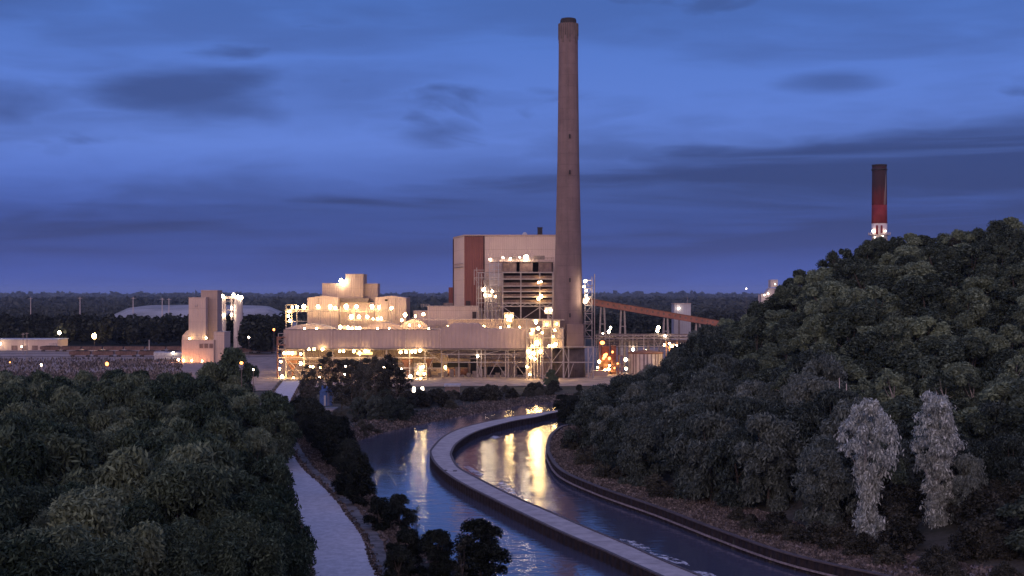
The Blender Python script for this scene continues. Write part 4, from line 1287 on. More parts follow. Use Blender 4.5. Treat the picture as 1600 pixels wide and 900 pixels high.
# ------------------------------------------------------------------ left: yard, coal cars, sheds
t = Thing('warehouse', 'long pale flat roofed warehouse at the left edge behind the wood', 'building', (X(40, 1040), 1040, 0))
t.part('wall', MB().pbox(-60, 90, 531, 549, 1040, 24), M['beige'])
t.part('roof', MB().pbox(-61, 91, 529.8, 531.2, 1039.5, 25), M['roofing'])
for p0 in (18, 34, 50): t.part('door', MB().pbox(p0, p0 + 9, 540, 548.5, 1039.7, .4), M['casing'])
t.part('gable', MB().slab([(X(a, 1036), Z(b_, 1036)) for a, b_ in ((73, 549), (88, 549), (88, 540), (84, 536), (77, 536), (73, 540))], 1036, 1039.6), M['seam'])
t.lamps([(0.5, 537, 1036, 1.0), (34, 541.5, 1036, .7)], M['lamp_white'])

t = Thing('coal_car', 'brown open coal car', 'rail car', (0, 0, 0))
b = MB()
L, hw = 15.4, 1.55
vs, fs = [], []
b.add([(-L / 2, -hw, 3.9), (L / 2, -hw, 3.9), (L / 2, -hw, 1.6), (L / 2 - 3.2, -hw, .9), (-L / 2 + 3.2, -hw, .9), (-L / 2, -hw, 1.6),
       (-L / 2, hw, 3.9), (L / 2, hw, 3.9), (L / 2, hw, 1.6), (L / 2 - 3.2, hw, .9), (-L / 2 + 3.2, hw, .9), (-L / 2, hw, 1.6)],
      [(5, 4, 3, 2, 1, 0), (6, 7, 8, 9, 10, 11), (1, 2, 8, 7), (2, 3, 9, 8), (3, 4, 10, 9), (4, 5, 11, 10), (5, 0, 6, 11), (0, 1, 7, 6)])
for k in range(10): b.box(-L / 2 + .4 + k * 1.6, -L / 2 + .6 + k * 1.6, -hw - .14, -hw, 1.6, 3.9)
t.part('body', b, M['car_side'])
b = MB()
pts = [(-L / 2 + .3 + k * (L - .6) / 10, 3.92 + .55 * math.sin(math.pi * k / 10) + .12 * (k % 2)) for k in range(11)]
b.slab([(L / 2 - .3, 3.7)] + [(-p_[0] * -1, p_[1]) for p_ in pts[::-1]] + [(-L / 2 + .3, 3.7)], -hw + .2, hw - .2)
t.part('coal_load', b, M['coal'])
for s in (-1, 1):
    b = MB().box(s * 5.6 - 1.3, s * 5.6 + 1.3, -.9, .9, .45, .95)
    for w in (-.85, .85):
        for yy in (-.8, .8): b.tube([(s * 5.6 + w, yy - .07, .45), (s * 5.6 + w, yy + .07, .45)], .45, 12)
    t.part('bogie', b, M['bogie'])
car = t.root
first = True
# one rake per track: the cars of a rake stand bumper to bumper and look alike
for y, x0, k0, k1, lab in ((1012, -365, 0, 7, 'brown coal car in the farther rake beside the pale warehouse'),
                           (925, -312, 0, 6, 'brown coal car in the nearer rake below the tower'),
                           (980, -222, 0, 4, 'brown coal car right of the beige tower')):
    for k in range(k0, k1):
        loc = (x0 + k * 16.7, y, .55)
        if first:
            car.location = loc; car['label'] = lab; car['group'] = 'coal cars, rake at %d m' % y; first = False
            car['group'] = lab.replace('car', 'cars')
        else:
            dup(car, loc, 0, None, lab, lab.replace('car', 'cars'))
for y in (1012, 925, 980):
    b = MB()
    for s in (-.75, .75): b.box(-420, -140, y + s - .06, y + s + .06, .42, .58)
    structure('railway_track', b.mesh('railway_track', M['bogie']))

t = Thing('flat_shed', 'low bluish flat roofed shed left of the beige tower', 'shed', (X(262, 880), 880, 0))
t.part('wall', MB().pbox(241, 283, 556, 564, 880, 14), M['greyblue'])
t.part('roof', MB().pbox(240, 284, 551, 556, 879.5, 15).pbox(240.5, 257, 549.6, 551, 886, 6), M['roofing'])
t.lamps([(270.5, 551, 878, .9)], M['lamp_white'])


def street_lamp(px, py, D, mat_, r, label, arm=True, group=None):
    t = Thing('street_lamp', label, 'street lamp', (X(px, D), D, 0), group)
    z = Z(py, D)
    t.part('pole', MB().tube([(X(px, D), D, 0), (X(px, D), D, z - r * .6)], [.16, .10], 8), M['steel_dark'])
    t.lamps([(px, py, D, r)], mat_)
    return t


street_lamp(93, 520, 1080, M['lamp_white'], 1.6, 'tall bright lamp beside the right end of the pale warehouse')
street_lamp(147.5, 525, 1060, M['lamp_warm'], 1.9, 'brightest yellow lamp before the dark tree belt on the left')
street_lamp(167.5, 568.5, 470, M['lamp_orange'], .75, 'orange lamp glowing at the edge of the left wood')
street_lamp(377.5, 567, 418, M['lamp_orange'], .6, 'orange lamp in front of the round tree by the road')
street_lamp(396, 577.5, 440, M['lamp_white'], .35, 'small white lamp low beside the round tree')
street_lamp(16, 566, 520, M['lamp_orange'], .35, 'small orange lamp near the left edge of the wood')
street_lamp(65, 570, 500, M['lamp_white'], .35, 'small white lamp in the brush at the left wood edge')
street_lamp(428, 515, 900, M['lamp_orange'], 1.0, 'reddish lamp between the round dark tree and the duct')
street_lamp(389, 527, 905, M['lamp_white'], .8, 'white lamp on a short pole right of the beige tower')
for px, lab in ((646.5, 'left of two low white floodlights by the canal bank'), (660, 'right of two low white floodlights by the canal bank')):
    t = Thing('floodlight', lab, 'floodlight', (X(px, 570), 570, .3))
    t.part('post', MB().tube([(X(px, 570), 570.4, 0), (X(px, 570), 570.4, Z(609, 570))], .12, 8), M['steel_dark'])
    t.part('head', MB().pbox(px - 2.6, px + 2.6, 604.5, 613, 570.2, .5), M['steel_dark'])
    t.part('lamp', MB().pbox(px - 2, px + 2, 605, 612.3, 570, .15), M['lamp_small'])
t = Thing('low_wall', 'low pinkish concrete wall under the two floodlights', 'wall', (X(655, 566), 566, 0))
t.part('wall', MB().pbox(645, 665.5, 617.5, 624, 566, .8), M['beige'])
t.part('coping', MB().pbox(644.6, 666, 617, 617.8, 565.8, 1.2), M['seam'])
t = Thing('canal_shed', 'low pale roofed shed on the far canal bank', 'shed', (X(706, 590), 590, 0))
t.part('wall', MB().pbox(695, 718, 604, 614, 590, 6), M['steel_dark'])
t.part('roof', MB().pbox(693.5, 719.5, 601, 604, 589.4, 7.5), M['roofing'])

# blue gauge house on its slab beside the canal
t = Thing('blue_shed', 'small blue steel pump shed on a concrete slab beside the canal', 'shed', (X(508, 500), 500, 0))
D = 500
t.part('wall', MB().pbox(499.5, 518.5, 612, 634, D, 4), M['blue'])
t.part('roof', MB().slab([(X(a, D - .3), Z(b_, D - .3)) for a, b_ in ((498.5, 612), (519.5, 612), (516, 608.5), (502, 608.5))], D - .3, D + 4.4), M['blue'])
t.part('vent_pipe', MB().tube([(X(503, D), D + 2, Z(609, D)), (X(503, D), D + 2, Z(603, D))], .45, 8).tube([(X(510, D), D + 2, Z(609, D)), (X(510, D), D + 2, Z(604, D))], .35, 8), M['blue'])
t.part('door', MB().pbox(506, 509, 618, 634, D - .12, .2), M['greyblue'])
t.part('ladder', bars(MB(), D - .5, [(512, 612, 634), (514, 612, 634)], [(512, 514, y) for y in range(614, 634, 2)], [], .12), M['steel'])
t = Thing('concrete_slab', 'pale concrete slab under the blue shed', 'slab', (X(502, 515), 515, 0))
t.part('slab', MB().box(X(484, 500), X(524, 500), 493, 508, -.2, .6), M['deck'])
for k, (px, py) in enumerate(((503, 668), (508, 663), (514, 666), (518, 661))):
    pass
t = Thing('plate_stack', 'stack of pale concrete plates in the grass beside dark hedge trees', 'concrete plates', (X(510, 440), 440, 0))
b = MB()
for k, (p0, p1, y0, y1) in enumerate(((501, 508, 660, 667), (508.5, 514, 656, 667), (514.5, 519, 658, 666))):
    b.pbox(p0, p1, y0, y1, 438 + k * .9, .6)
t.part('plates', b, M['white_paint'])

# utility poles
for px, y0, y1, D, lab in ((36, 520, 553, 960, 'left pole of the wooden pair before the warehouse'), (42, 519, 553, 960, 'right pole of the wooden pair before the warehouse'),
                           (214, 515.5, 537, 1180, 'thin dark pole before the tree belt left of the beige tower'), (233, 531, 553, 960, 'short white pole left of the beige tower'),
                           (371, 511, 543, 950, 'tallest thin pole right of the beige tower'), (367, 524, 543, 952, 'shorter thin pole right of the beige tower')):
    t = Thing('utility_pole', lab, 'pole', (X(px, D), D, 0))
    t.part('pole', MB().tube([(X(px, D), D, 0), (X(px, D), D, Z(y0, D))], [.3, .2], 8), M['white_paint'] if px == 233 else M['pole'])
    if px in (36, 42, 214): t.part('crossarm', MB().box(X(px, D) - 1.3, X(px, D) + 1.3, D - .1, D + .1, Z(y0 + 2.5, D), Z(y0 + 1.8, D)), M['pole'])
for px, y0, y1, D, lab in ((48, 464.5, 482, 1900, 'leftmost far transmission pole above the tree belt'), (125, 464, 485, 1750, 'thickest far transmission pole above the tree belt'),
                           (208, 464, 495, 1650, 'far transmission pole standing against the pale mound'), (253.5, 465.5, 495, 1600, 'left pole of the close pair against the pale mound'),
                           (264, 466, 492, 1640, 'right pole of the close pair against the pale mound')):
    t = Thing('transmission_pole', lab, 'pole', (X(px, D), D, 0))
    t.part('pole', MB().tube([(X(px, D), D, 0), (X(px, D), D, Z(y0, D))], [.75, .5], 8), M['silo'])
    t.part('crossarm', MB().box(X(px, D) - 3, X(px, D) + 3, D - .2, D + .2, Z(y0 + 2, D) - .2, Z(y0 + 2, D) + .2), M['silo'])

# ------------------------------------------------------------------ vegetation
def cards(P, N, size, rng, aspect=1.6, vert=0.0):
    """leaf cards: centres P, facing roughly N"""
    n = len(P)
    N = N / (np.linalg.norm(N, axis=1)[:, None] + 1e-9)
    R = rng.normal(size=(n, 3))
    if vert:
        T = np.array((0, 0, 1.0)) * vert + R * .45 + N * .35
        R = np.cross(N, T)
    U = np.cross(N, R); U /= np.linalg.norm(U, axis=1)[:, None] + 1e-9
    V = np.cross(N, U)
    s = size * rng.uniform(0.6, 1.3, (n, 1))
    U, V = U * s * 0.5 * aspect, V * s * 0.5
    bend = N * s * rng.uniform(-.15, .15, (n, 1))
    return np.stack([P - U, P - V * .9 + bend, P + U, P + V * .9 + bend], 1).reshape(-1, 3)


def clump_leaves(C, R, per, size, rng, up=0.45, flat=0.8, jit=0.75, aspect=1.6, vert=0.0):
    """leaves on the shells of clumps with centres C and radii R"""
    idx = np.repeat(np.arange(len(C)), per)
    d = rng.normal(size=(len(idx), 3)); d /= np.linalg.norm(d, axis=1)[:, None]
    d[:, 2] = np.where(d[:, 2] < -.65, -d[:, 2], d[:, 2])
    r = R[idx][:, None] * rng.uniform(*((.3, 1.45) if vert > .5 else (.5, 1.18)), (len(idx), 1))
    off = d * r * (1, 1, flat)
    N = d + rng.normal(size=d.shape) * jit + (0, 0, up)
    return cards(C[idx] + off, N, size, rng, aspect, vert)


def tree_proto(name, seed, h, cr, base, nclump, per, size, lmat, bmat, label, cat, shape='round', clr=(.26, .42), limbs=9, trunk_r=.28, up=.45, jit=.75, lean=.3, aspect=1.6, vert=0.0, lobes=0):
    rng = np.random.default_rng(seed)
    C = []
    while len(C) < nclump:
        u = rng.uniform(0, 1)
        z = base + (h - base) * u
        if shape == 'round': w = math.sin(math.pi * min(1, .14 + .80 * u)) ** .6
        elif shape == 'cone': w = (1 - u) * .95 + .06
        elif shape == 'column': w = .75 + .25 * math.sin(5 * u + seed)
        elif shape == 'vase': w = (.50 + .50 * sstep(.42, .68, u)) * (.80 + .28 * math.sin(8.5 * u + seed * 1.7)) * (1 - .55 * sstep(.86, 1, u))
        elif shape == 'bush': w = (1 - u * u) ** .5
        a = rng.uniform(0, 2 * math.pi)
        rr = w * math.sqrt(rng.uniform(.12, 1)) if shape != 'cone' else w * rng.uniform(.45, 1)
        bump = 1 + .24 * math.sin(3 * a + seed + 3 * u) + .18 * math.sin(5 * a + 2 * seed - 5 * u)
        C.append((cr * rr * bump * math.cos(a), cr * rr * bump * math.sin(a), z - cr * .12 * (1 - w)))
    C = np.array(C)
    if lobes:
        # gather the clumps round a few big boughs so that the outline breaks up
        far = C[np.argsort(-(np.hypot(C[:, 0], C[:, 1]) + .5 * rng.uniform(0, cr, len(C))))]
        LB = [far[0]]
        for c in far[1:]:
            if len(LB) < lobes and min(np.linalg.norm(c - q) for q in LB) > cr * .62: LB.append(c)
        LB.append(np.array((rng.uniform(-.2, .2) * cr, rng.uniform(-.2, .2) * cr, h - cr * .25)))
        LB = np.array(LB)
        k = np.argmin(np.linalg.norm(C[:, None] - LB[None], axis=2), 1)
        C = LB[k] + (C - LB[k]) * rng.uniform(.45, .85, (len(C), 1))
    R = rng.uniform(clr[0], clr[1], nclump) * cr
    if shape == 'cone': R *= .55 + .6 * (1 - (C[:, 2] - base) / (h - base))
    pts = clump_leaves(C, R, per, size, rng, up, (1.0 if vert else .8) if shape != 'cone' else .42, jit, aspect, vert)
    crown = raw_mesh('crown', pts, 4, lmat)
    tb = MB()
    lx, ly = rng.uniform(-lean, lean, 2)
    top = base + (h - base) * (.75 if shape != 'cone' else .97)
    zs = [-.8, .3, top * .3, top * .6, top]
    cl = [(lx * (z / top) ** 2 * 3 + .12 * math.sin(z), ly * (z / top) ** 2 * 3, z) for z in zs]
    tb.tube(cl, [trunk_r * 1.35, trunk_r, trunk_r * .8, trunk_r * .5, trunk_r * .15], 7)
    for k in range(limbs):
        c = C[rng.integers(len(C))]
        u = rng.uniform(.35, .85)
        z0 = max(min(base * .9 + (top - base) * u * .7, c[2] - .5), .5)
        p0 = np.array([np.interp(z0, zs, [q[0] for q in cl]), np.interp(z0, zs, [q[1] for q in cl]), z0])
        mid_ = (p0 + c) / 2 + (0, 0, -.2)
        tb.tube([p0, mid_, c], [trunk_r * .42, trunk_r * .26, trunk_r * .08], 5, False)
    root = bpy.data.objects.new(name, None)
    COL.objects.link(root)
    tag(root, label, cat)
    link('crown', crown, root)
    link('trunk', tb.mesh('trunk', bmat), root)
    root['_used'] = 0
    root['_h'] = h
    return root


def place(proto, x, y, z, rz, s, label, group=None):
    if proto['_used'] == 0:
        proto['_used'] = 1
        proto.location = (x, y, z); proto.rotation_euler = (0, 0, rz)
        proto.scale = s if isinstance(s, tuple) else (s, s, s)
        proto['label'] = label
        if group: proto['group'] = group
        elif 'group' in proto: del proto['group']
        return proto
    r = dup(proto, (x, y, z), rz, s, label, group)
    if not group and 'group' in r: del r['group']
    return r


rng = np.random.default_rng(21)
HILLT = [tree_proto('broadleaf_tree', 100 + k, 13.0 + k * .5, 5.6, 2.0, 54, 300, .38, M['leaf_hill'], M['bark'], 'tree', 'tree', 'round', (.13, .30), 14, .28, .6, .9, .4, 2.2, .4, 8) for k in range(8)]
LEFTT = [tree_proto('leafy_tree', 200 + k, 17.5, 4.9, 2.0, 70, 300, .38, M['leaf_left'], M['bark'], 'tree', 'tree', 'round', (.17, .34), aspect=3.0, jit=1.0, vert=.8, lobes=9) for k in range(6)]
LEFTN = [tree_proto('leafy_tree', 250 + k, 17.5, 4.9, 2.0, 80, 620, .22, M['leaf_left'], M['bark'], 'tree', 'tree', 'round', (.17, .34), aspect=2.6, jit=1.0, vert=.6, lobes=9) for k in range(3)]
GREYT = [tree_proto('grey_leaved_tree', 300 + k, 14.0, 4.7, .6, 72, 300, .30, M['leaf_grey'], M['bark'], 'tree', 'tree', 'round', (.16, .3), aspect=2.6, jit=.9, vert=1.0) for k in range(4)]
DARKT = [tree_proto('dark_hedge_tree', 400 + k, 9.5, 3.0, .6, 52, 300, .27, M['leaf_dark'], M['bark'], 'tree', 'tree', 'round', (.26, .44)) for k in range(3)]
CONE = [tree_proto('conifer_tree', 500 + k, 12.0, 2.7, .6, 70, 90, .40, M['leaf_dark'], M['bark'], 'tree', 'tree', 'cone', (.2, .34), 14, .2, .1, .6, .05, 2.4) for k in range(3)]
PALE = [tree_proto('pale_leaved_tree', 600 + k, 24.5, 4.9, .2, 230, 88, .25, M['leaf_pale'], M['bark_pale'], 'tree', 'tree', 'vase', (.08, .24), 22, .22, .5, 1.0, .3, 3.0, 1.3) for k in range(2)]
SPARSE = [tree_proto('sparse_tree', 700 + k, 20.0, 5.2, 3.0, 60, 130, .34, M['leaf_brush'], M['bark'], 'tree', 'tree', 'round', (.16, .30), 18, .26, .4, .9) for k in range(3)]
BUSH = [tree_proto('shrub', 800 + k, 4.0, 2.6, 0.0, 30, 130, .27, M['leaf_brush'], M['bark'], 'shrub', 'shrub', 'bush', (.25, .42), 8, .1, .45, .9) for k in range(3)]
TWIG = [tree_proto('bare_sapling', 900, 9.0, 1.6, 1.5, 26, 26, .24, M['leaf_brush'], M['bark'], 'tree', 'sapling', 'column', (.2, .4), 20, .09, .3, .9, .2)]
for k, tr_ in enumerate(CONE + DARKT): pass


def pick(L): return L[int(rng.integers(len(L)))]


def tz(x, y): return float(terrain(np.array([float(x)]), np.array([float(y)]), True)[0])


def jitter_grid(x0, x1, y0, y1, step):
    out = []
    for j, y in enumerate(np.arange(y0, y1, step * .9)):
        for x in np.arange(x0 + (step / 2 if j % 2 else 0), x1, step):
            out.append((x + rng.uniform(-.32, .32) * step, y + rng.uniform(-.32, .32) * step))
    return out


def road_x(y): return float(np.interp(y, road_r[:, 1], road_r[:, 0]))
def wall_x(y):
    return float(np.interp(y, WALLC[::-1][:, 1], WALLC[::-1][:, 0])) if y < 405 else 30 + (y - 405) * .12


# --- the wood left of the road
n_left = 0
edge_lab = 'leafy tree on the right edge of the left wood, hanging over the road'
for x, y in jitter_grid(-190, -20, 98, 432, 9.3):
    px = 800 + F * x / y
    lim = road_x(max(y, 152)) - 10.6
    over = 3.0 if 285 < y < 345 else (6.3 if y < 285 else 5.0)
    if x > lim - over or px < -110: continue
    edge = x > lim - over - 8
    s = rng.uniform(.78, 1.22) * (1.0 if not edge else .84) * (1.12 if y < 200 else 1.0)
    if y > 400: s *= .93
    if edge:
        lab, grp = edge_lab, 'trees along the road edge of the left wood'
    elif y > 385:
        lab, grp = 'green tree on the far top edge of the left wood', 'trees on the far edge of the left wood'
    elif y > 230:
        lab, grp = 'green tree amid the closed canopy of the left wood', 'trees in the middle of the left wood'
    else:
        lab, grp = 'large dark green tree at the near bottom left of the wood', 'nearest trees of the left wood'
    place(pick(LEFTT if y > 185 else LEFTN), x, y, tz(x, y) if y > 110 else 0, rng.uniform(0, 6.28), s, lab, grp)
    n_left += 1
for x, y, s in ((-62.0, 338, .98), (-60.5, 327, .85), (-66, 352, 1.0), (-71, 345, 1.0), (-66.5, 330, .9), (-74, 352, .9), (-80, 372, .95), (-86, 398, .95), (-92, 425, 1.0), (-98, 455, .9), (-106, 480, .85)):
    place(pick(LEFTT), x, y, 0, rng.uniform(0, 6.28), s, edge_lab, 'trees along the road edge of the left wood')
for x, y, s in ((-45.6, 246, .72), (-48.6, 256, .85), (-52.0, 268, .75), (-43.2, 236, .6), (-54.5, 277, .7), (-41.0, 226, .55)):
    place(pick(CONE), x, y, 0, rng.uniform(0, 6.28), s, 'dark spiky conifer at the left edge of the pale road', 'conifers on the left road edge')
rt = place(LEFTT[2], X(366, 452), 452, 0, 1.0, (1.32, 1.32, 1.46), 'big round tree with an orange lamp before it, below the beige tower')
place(LEFTT[4], X(330, 448), 448, 0, 2.0, 1.15, 'smaller round tree at the left of the big lamp lit tree')

# --- dark trees between road and canal
lab = 'blackish dense tree in the dark row between road and canal'
for x, y, s in ((-72.5, 432, 1.0), (-69, 422, 1.15), (-66, 410, 1.25), (-62.5, 399, 1.3), (-60, 388, 1.25), (-57, 378, 1.3), (-54, 368, 1.15), (-51.5, 357, 1.2), (-48.5, 347, 1.1), (-46, 337, 1.15),
                (-42, 327, .95), (-39.5, 317, 1.0), (-37, 309, .9), (-50.5, 381, 1.1), (-46, 366, 1.0), (-42.5, 352, .9), (-39, 338, .8)):
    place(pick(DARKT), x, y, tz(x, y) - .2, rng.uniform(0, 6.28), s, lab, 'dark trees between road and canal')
for x, y, s in ((-76, 430, .9), (-73.5, 415, 1.0), (-70.5, 403, .85)):
    place(pick(CONE), x, y, tz(x, y), rng.uniform(0, 6.28), s, 'dark conifer leaning over the upper road at the dark row', 'conifers by the upper road')
place(DARKT[0], X(562, 272), 272, tz(X(562, 272), 272) - .3, 1.1, (.92, .92, .90), 'round black bush tree at the lower end of the dark row')
place(DARKT[1], X(542, 285), 285, tz(X(542, 285), 285) - .3, 4.1, .85, 'black bush tree just above the lowest of the dark row')
place(DARKT[1], X(625, 250), 250, tz(X(625, 250), 250) - .3, 2.0, (.82, .82, .78), 'round dark shrub tree standing alone at the water edge')
place(DARKT[2], X(594, 243), 243, tz(X(594, 243), 243) - .3, 3.0, (.85, .85, .72), 'dark bush in grass left of the lone round shrub')
place(TWIG[0], X(648, 262), 264, tz(X(648, 262), 264), .5, .95, 'thin bare sapling rising against the blue water')
for px, D, s, l in ((640, 205, .78, 'low dark tree in the left foreground beside the road end'), (682, 202, .82, 'dark tree in the middle of the front group at the bottom'),
                    (622, 196, .7, 'small dark tree at the bottom nearest the road')):
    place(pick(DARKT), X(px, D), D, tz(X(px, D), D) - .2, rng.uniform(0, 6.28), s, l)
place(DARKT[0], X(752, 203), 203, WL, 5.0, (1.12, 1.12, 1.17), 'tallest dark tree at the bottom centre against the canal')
place(TWIG[0], X(722, 198), 198, -1, 2.5, .9, 'thin sapling among the dark trees at the bottom centre')

# --- open trees in front of the lit plant
lab = 'tall loose dark tree standing before the lit duct supports'
for px, D, s in ((484, 522, .80), (512, 540, 1.02), (534, 500, 1.0), (550, 488, 1.05), (570, 480, .95), (585, 470, 1.08), (602, 478, 1.1), (618, 466, 1.0), (632, 470, .72), (566, 500, 1.0), (596, 495, 1.0), (478, 525, .6)):
    x = X(px, D)
    place(pick(SPARSE), x, D, tz(x, D), rng.uniform(0, 6.28), s, lab, 'loose trees before the lit duct supports')
for px, D, s in ((560, 462, .9), (585, 457, 1.0), (608, 458, 1.0), (628, 462, .95), (600, 470, 1.15), (575, 470, 1.1), (640, 474, .8)):
    x = X(px, D)
    place(pick(GREYT), x, D, tz(x, D) - .3, rng.uniform(0, 6.28), s * .62, 'bushy undergrowth tree below the tall loose trees', 'undergrowth below the loose trees')
# --- shrubs on the far canal bank
lab = 'grey brown shrub on the far canal bank below the plant yard'
for k in range(46):
    px = rng.uniform(655, 870)
    far = float(np.interp(px, [640, 700, 760, 830, 880], [478, 500, 528, 562, 575]))
    D = far + rng.uniform(0, 46)
    s = rng.uniform(.6, 1.25) * (1.35 if 735 < px < 775 or 640 < px < 690 else 1.0)
    x = X(px, D)
    place(pick(BUSH), x, D, tz(x, D) - .1, rng.uniform(0, 6.28), s, lab, 'shrubs on the far canal bank')
for k in range(16):
    px = rng.uniform(520, 600); D = rng.uniform(405, 470)
    x = X(px, D)
    if in_poly(np.array([x]), np.array([D]), canal)[0]: continue
    place(pick(BUSH), x, D, tz(x, D) - .1, rng.uniform(0, 6.28), rng.uniform(.35, .7), 'small shrub in the grass between hedge and canal', 'small shrubs on the grassy point')
place(LEFTT[1], X(862, 612), 612, 0, .3, (.62, .62, .52), 'small round tree in front of the chimney foot')
place(CONE[0], X(905, 560), 560, tz(X(905, 560), 560), .3, (1.4, 1.4, 1.1), 'dark pointed conifer at the canal end right of the chimney')
for px, D, s in ((890, 470, 1.35), (905, 450, 1.3), (898, 492, 1.4), (882, 520, 1.2), (915, 470, 1.4), (925, 505, 1.3)):
    x = X(px, D)
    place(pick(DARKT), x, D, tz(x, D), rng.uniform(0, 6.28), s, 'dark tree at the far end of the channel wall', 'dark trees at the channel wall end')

# --- hill wood on the right
n_hill = 0
for x, y in jitter_grid(14, 215, 200, 500, 10.2):
    px = 800 + F * x / y
    if px > 1690: continue
    wx = wall_x(y)
    d = dist_line(np.array([x]), np.array([y]), WALLC[::4])[0]
    if y < 410 and (x < wx or d < 10.5): continue
    if y >= 410 and (px < 930): continue
    if in_poly(np.array([x]), np.array([y]), canal)[0]: continue
    if y > 455 and px > 1120: continue
    if y < 242 and 1318 < px < 1590: continue
    hgt = float(hill(np.array([x]), np.array([y]))[0])
    foot = d < 52 and hgt < 24 and px < 1345
    z = float(terrain(np.array([x]), np.array([y]), False)[0])
    if foot or (px < 1050 and y < 470):
        tall = 1.02 if px < 1060 else 1.16
        place(pick(GREYT), x, y, z - .2, rng.uniform(0, 6.28), rng.uniform(.85, 1.15) * tall, 'grey green tree at the foot of the hill above the channel bank', 'grey green trees at the hill foot')
    else:
        if hgt > 38 and y > 385: l, g = 'leafy tree on the skyline of the wooded hill', 'trees on the hill skyline'
        elif px < 1200: l, g = 'leafy tree on the left flank of the wooded hill', 'trees on the left flank of the hill'
        elif y > 300: l, g = 'leafy tree high on the front slope of the wooded hill', 'trees on the upper hill slope'
        else: l, g = 'leafy tree low on the front slope of the wooded hill', 'trees on the lower hill slope'
        sw = rng.uniform(.92, 1.42)
        place(pick(HILLT), x, y, z - .2, rng.uniform(0, 6.28), (sw, sw * rng.uniform(.88, 1.1), rng.uniform(.78, 1.16)), l, g)
    n_hill += 1
for px, D, s, l in ((1357, 226, (.98, .98, 1.06), 'left of the two tall pale leaved trees by the channel bank'), (1464, 229, (.98, .98, .96), 'right of the two tall pale leaved trees by the channel bank')):
    x = X(px, D)
    place(PALE[0] if px < 1400 else PALE[1], x, D, tz(x, D) - .3, .4, s, l)
place(GREYT[1], X(1512, 226), 226, tz(X(1512, 226), 226), 0, (.62, .62, .85), 'smaller grey green tree right of the pale pair')
for px, y0, D, l in ((1303, 588, 285, 'white dead trunk standing up among the hill foot trees'), (1314, 597, 285, 'shorter white dead trunk beside the tall one')):
    x = X(px, D)
    z0 = tz(x, D)
    place(GREYT[0], x + 1, D - 9, tz(x + 1, D - 9), px, .95, 'grey green tree in front of the white dead trunks', 'trees before the dead trunks') if px == 1303 else None
    o = link('dead_trunk', MB().tube([(x, D - 5, z0), (x + .1, D - 5, (z0 + Z(y0, D)) / 2), (x - .1, D - 5, Z(y0, D))], [.2, .14, .06], 7).mesh('dead_trunk', M['white_paint']))
    tag(o, l, 'dead trunk')
for px, D, s, l in ((1312, 425, .55, 'thin crowned tree on the hill skyline left of the banded chimney'), (1492, 425, .5, 'thin crowned tree on the hill skyline right of the banded chimney'),
                    (1556, 420, .5, 'thin crowned tree on the hill skyline near the right edge')):
    x = X(px, D)
    place(SPARSE[1], x, D, tz(x, D) + 2, px, (s, s, s * 1.15), l)
for k in range(70):
    u_ = int(rng.integers(40, len(WALLC) - 30)); o_ = rng.uniform(6.5, 13)
    x, y = WALLC[u_] + nw[u_] * o_
    if y < 196: continue
    place(pick(BUSH), x, y, tz(x, y) - .2, rng.uniform(0, 6.28), rng.uniform(.5, 1.1), 'low shrub on the right bank between the channel wall and the hill trees', 'low shrubs on the right channel bank')
BIRCH = [tree_proto('bare_trunk_tree', 950 + k, 15.5, 3.4, 8.5, 20, 120, .36, M['leaf_hill'], M['bark_pale'], 'tree', 'tree', 'round', (.2, .36), 12, .26, .5, 1.0, .9, 2.0, .3) for k in range(2)]
for k, (px, D) in enumerate(((1238, 300), (1256, 296), (1268, 292), (1282, 300), (1345, 282), (1395, 276), (1440, 280), (1520, 270), (1560, 262), (1585, 268), (1180, 310), (1475, 268))):
    x = X(px, D)
    place(BIRCH[k % 2], x, D, tz(x, D), rng.uniform(0, 6.28), rng.uniform(.85, 1.05), 'slender tree with a pale bare trunk among the lower hill trees', 'pale trunked trees on the hill')
for k in range(64):
    px = rng.uniform(1330, 1640); D = rng.uniform(206, 246)
    x = X(px, D)
    if D < 232 and (1335 < px < 1395 or 1430 < px < 1490): continue
    if dist_line(np.array([x]), np.array([D]), WALLC[::4])[0] < 9: continue
    place(pick(BUSH), x, D, tz(x, D) - .2, rng.uniform(0, 6.28), rng.uniform(.8, 1.6), 'low shrub around the feet of the pale leaved pair', 'shrubs around the pale leaved pair')
for px, D, s in ((1405, 244, .85), (1330, 243, .9), (1425, 248, 1.0), (1500, 242, .8), (1540, 236, .75), (1580, 232, .85), (1620, 226, .8), (1380, 250, 1.0), (1560, 246, 1.0)):
    x = X(px, D)
    place(pick(GREYT), x, D, tz(x, D) - .2, rng.uniform(0, 6.28), s, 'dim grey green tree behind or beside the pale leaved pair', 'grey green trees around the pale leaved pair')
print('trees left', n_left, 'hill', n_hill)

# --- dry grass on the banks
ng = 26000
u = rng.uniform(0, len(WALLC) - 1, ng).astype(int)
off = rng.uniform(1.0, 14.5, ng)
q = WALLC[u] + nw[u] * off[:, None] + rng.normal(size=(ng, 2)) * .4
zq = terrain(q[:, 0], q[:, 1], False)
zq = np.where(off < 7, .05 + (zq - .05) * sstep(1.2, 7, off), zq) + .3
left = LEFTC[(LEFTC[:, 1] < 570) & (LEFTC[:, 0] < 40)]
tl = np.gradient(left, axis=0); tl /= np.linalg.norm(tl, axis=1)[:, None]
nl = np.stack([tl[:, 1], -tl[:, 0]], 1)
u2 = rng.integers(0, len(left), 15000)
off2 = np.abs(rng.normal(size=15000)) * 6 + .3
q2 = left[u2] + nl[u2] * off2[:, None] + rng.normal(size=(15000, 2)) * .5
ok = ~in_poly(q2[:, 0], q2[:, 1], canal)
q2, off2 = q2[ok], off2[ok]
z2 = terrain(q2[:, 0], q2[:, 1], True) + .3
u3 = rng.integers(0, len(road_r), 9000)
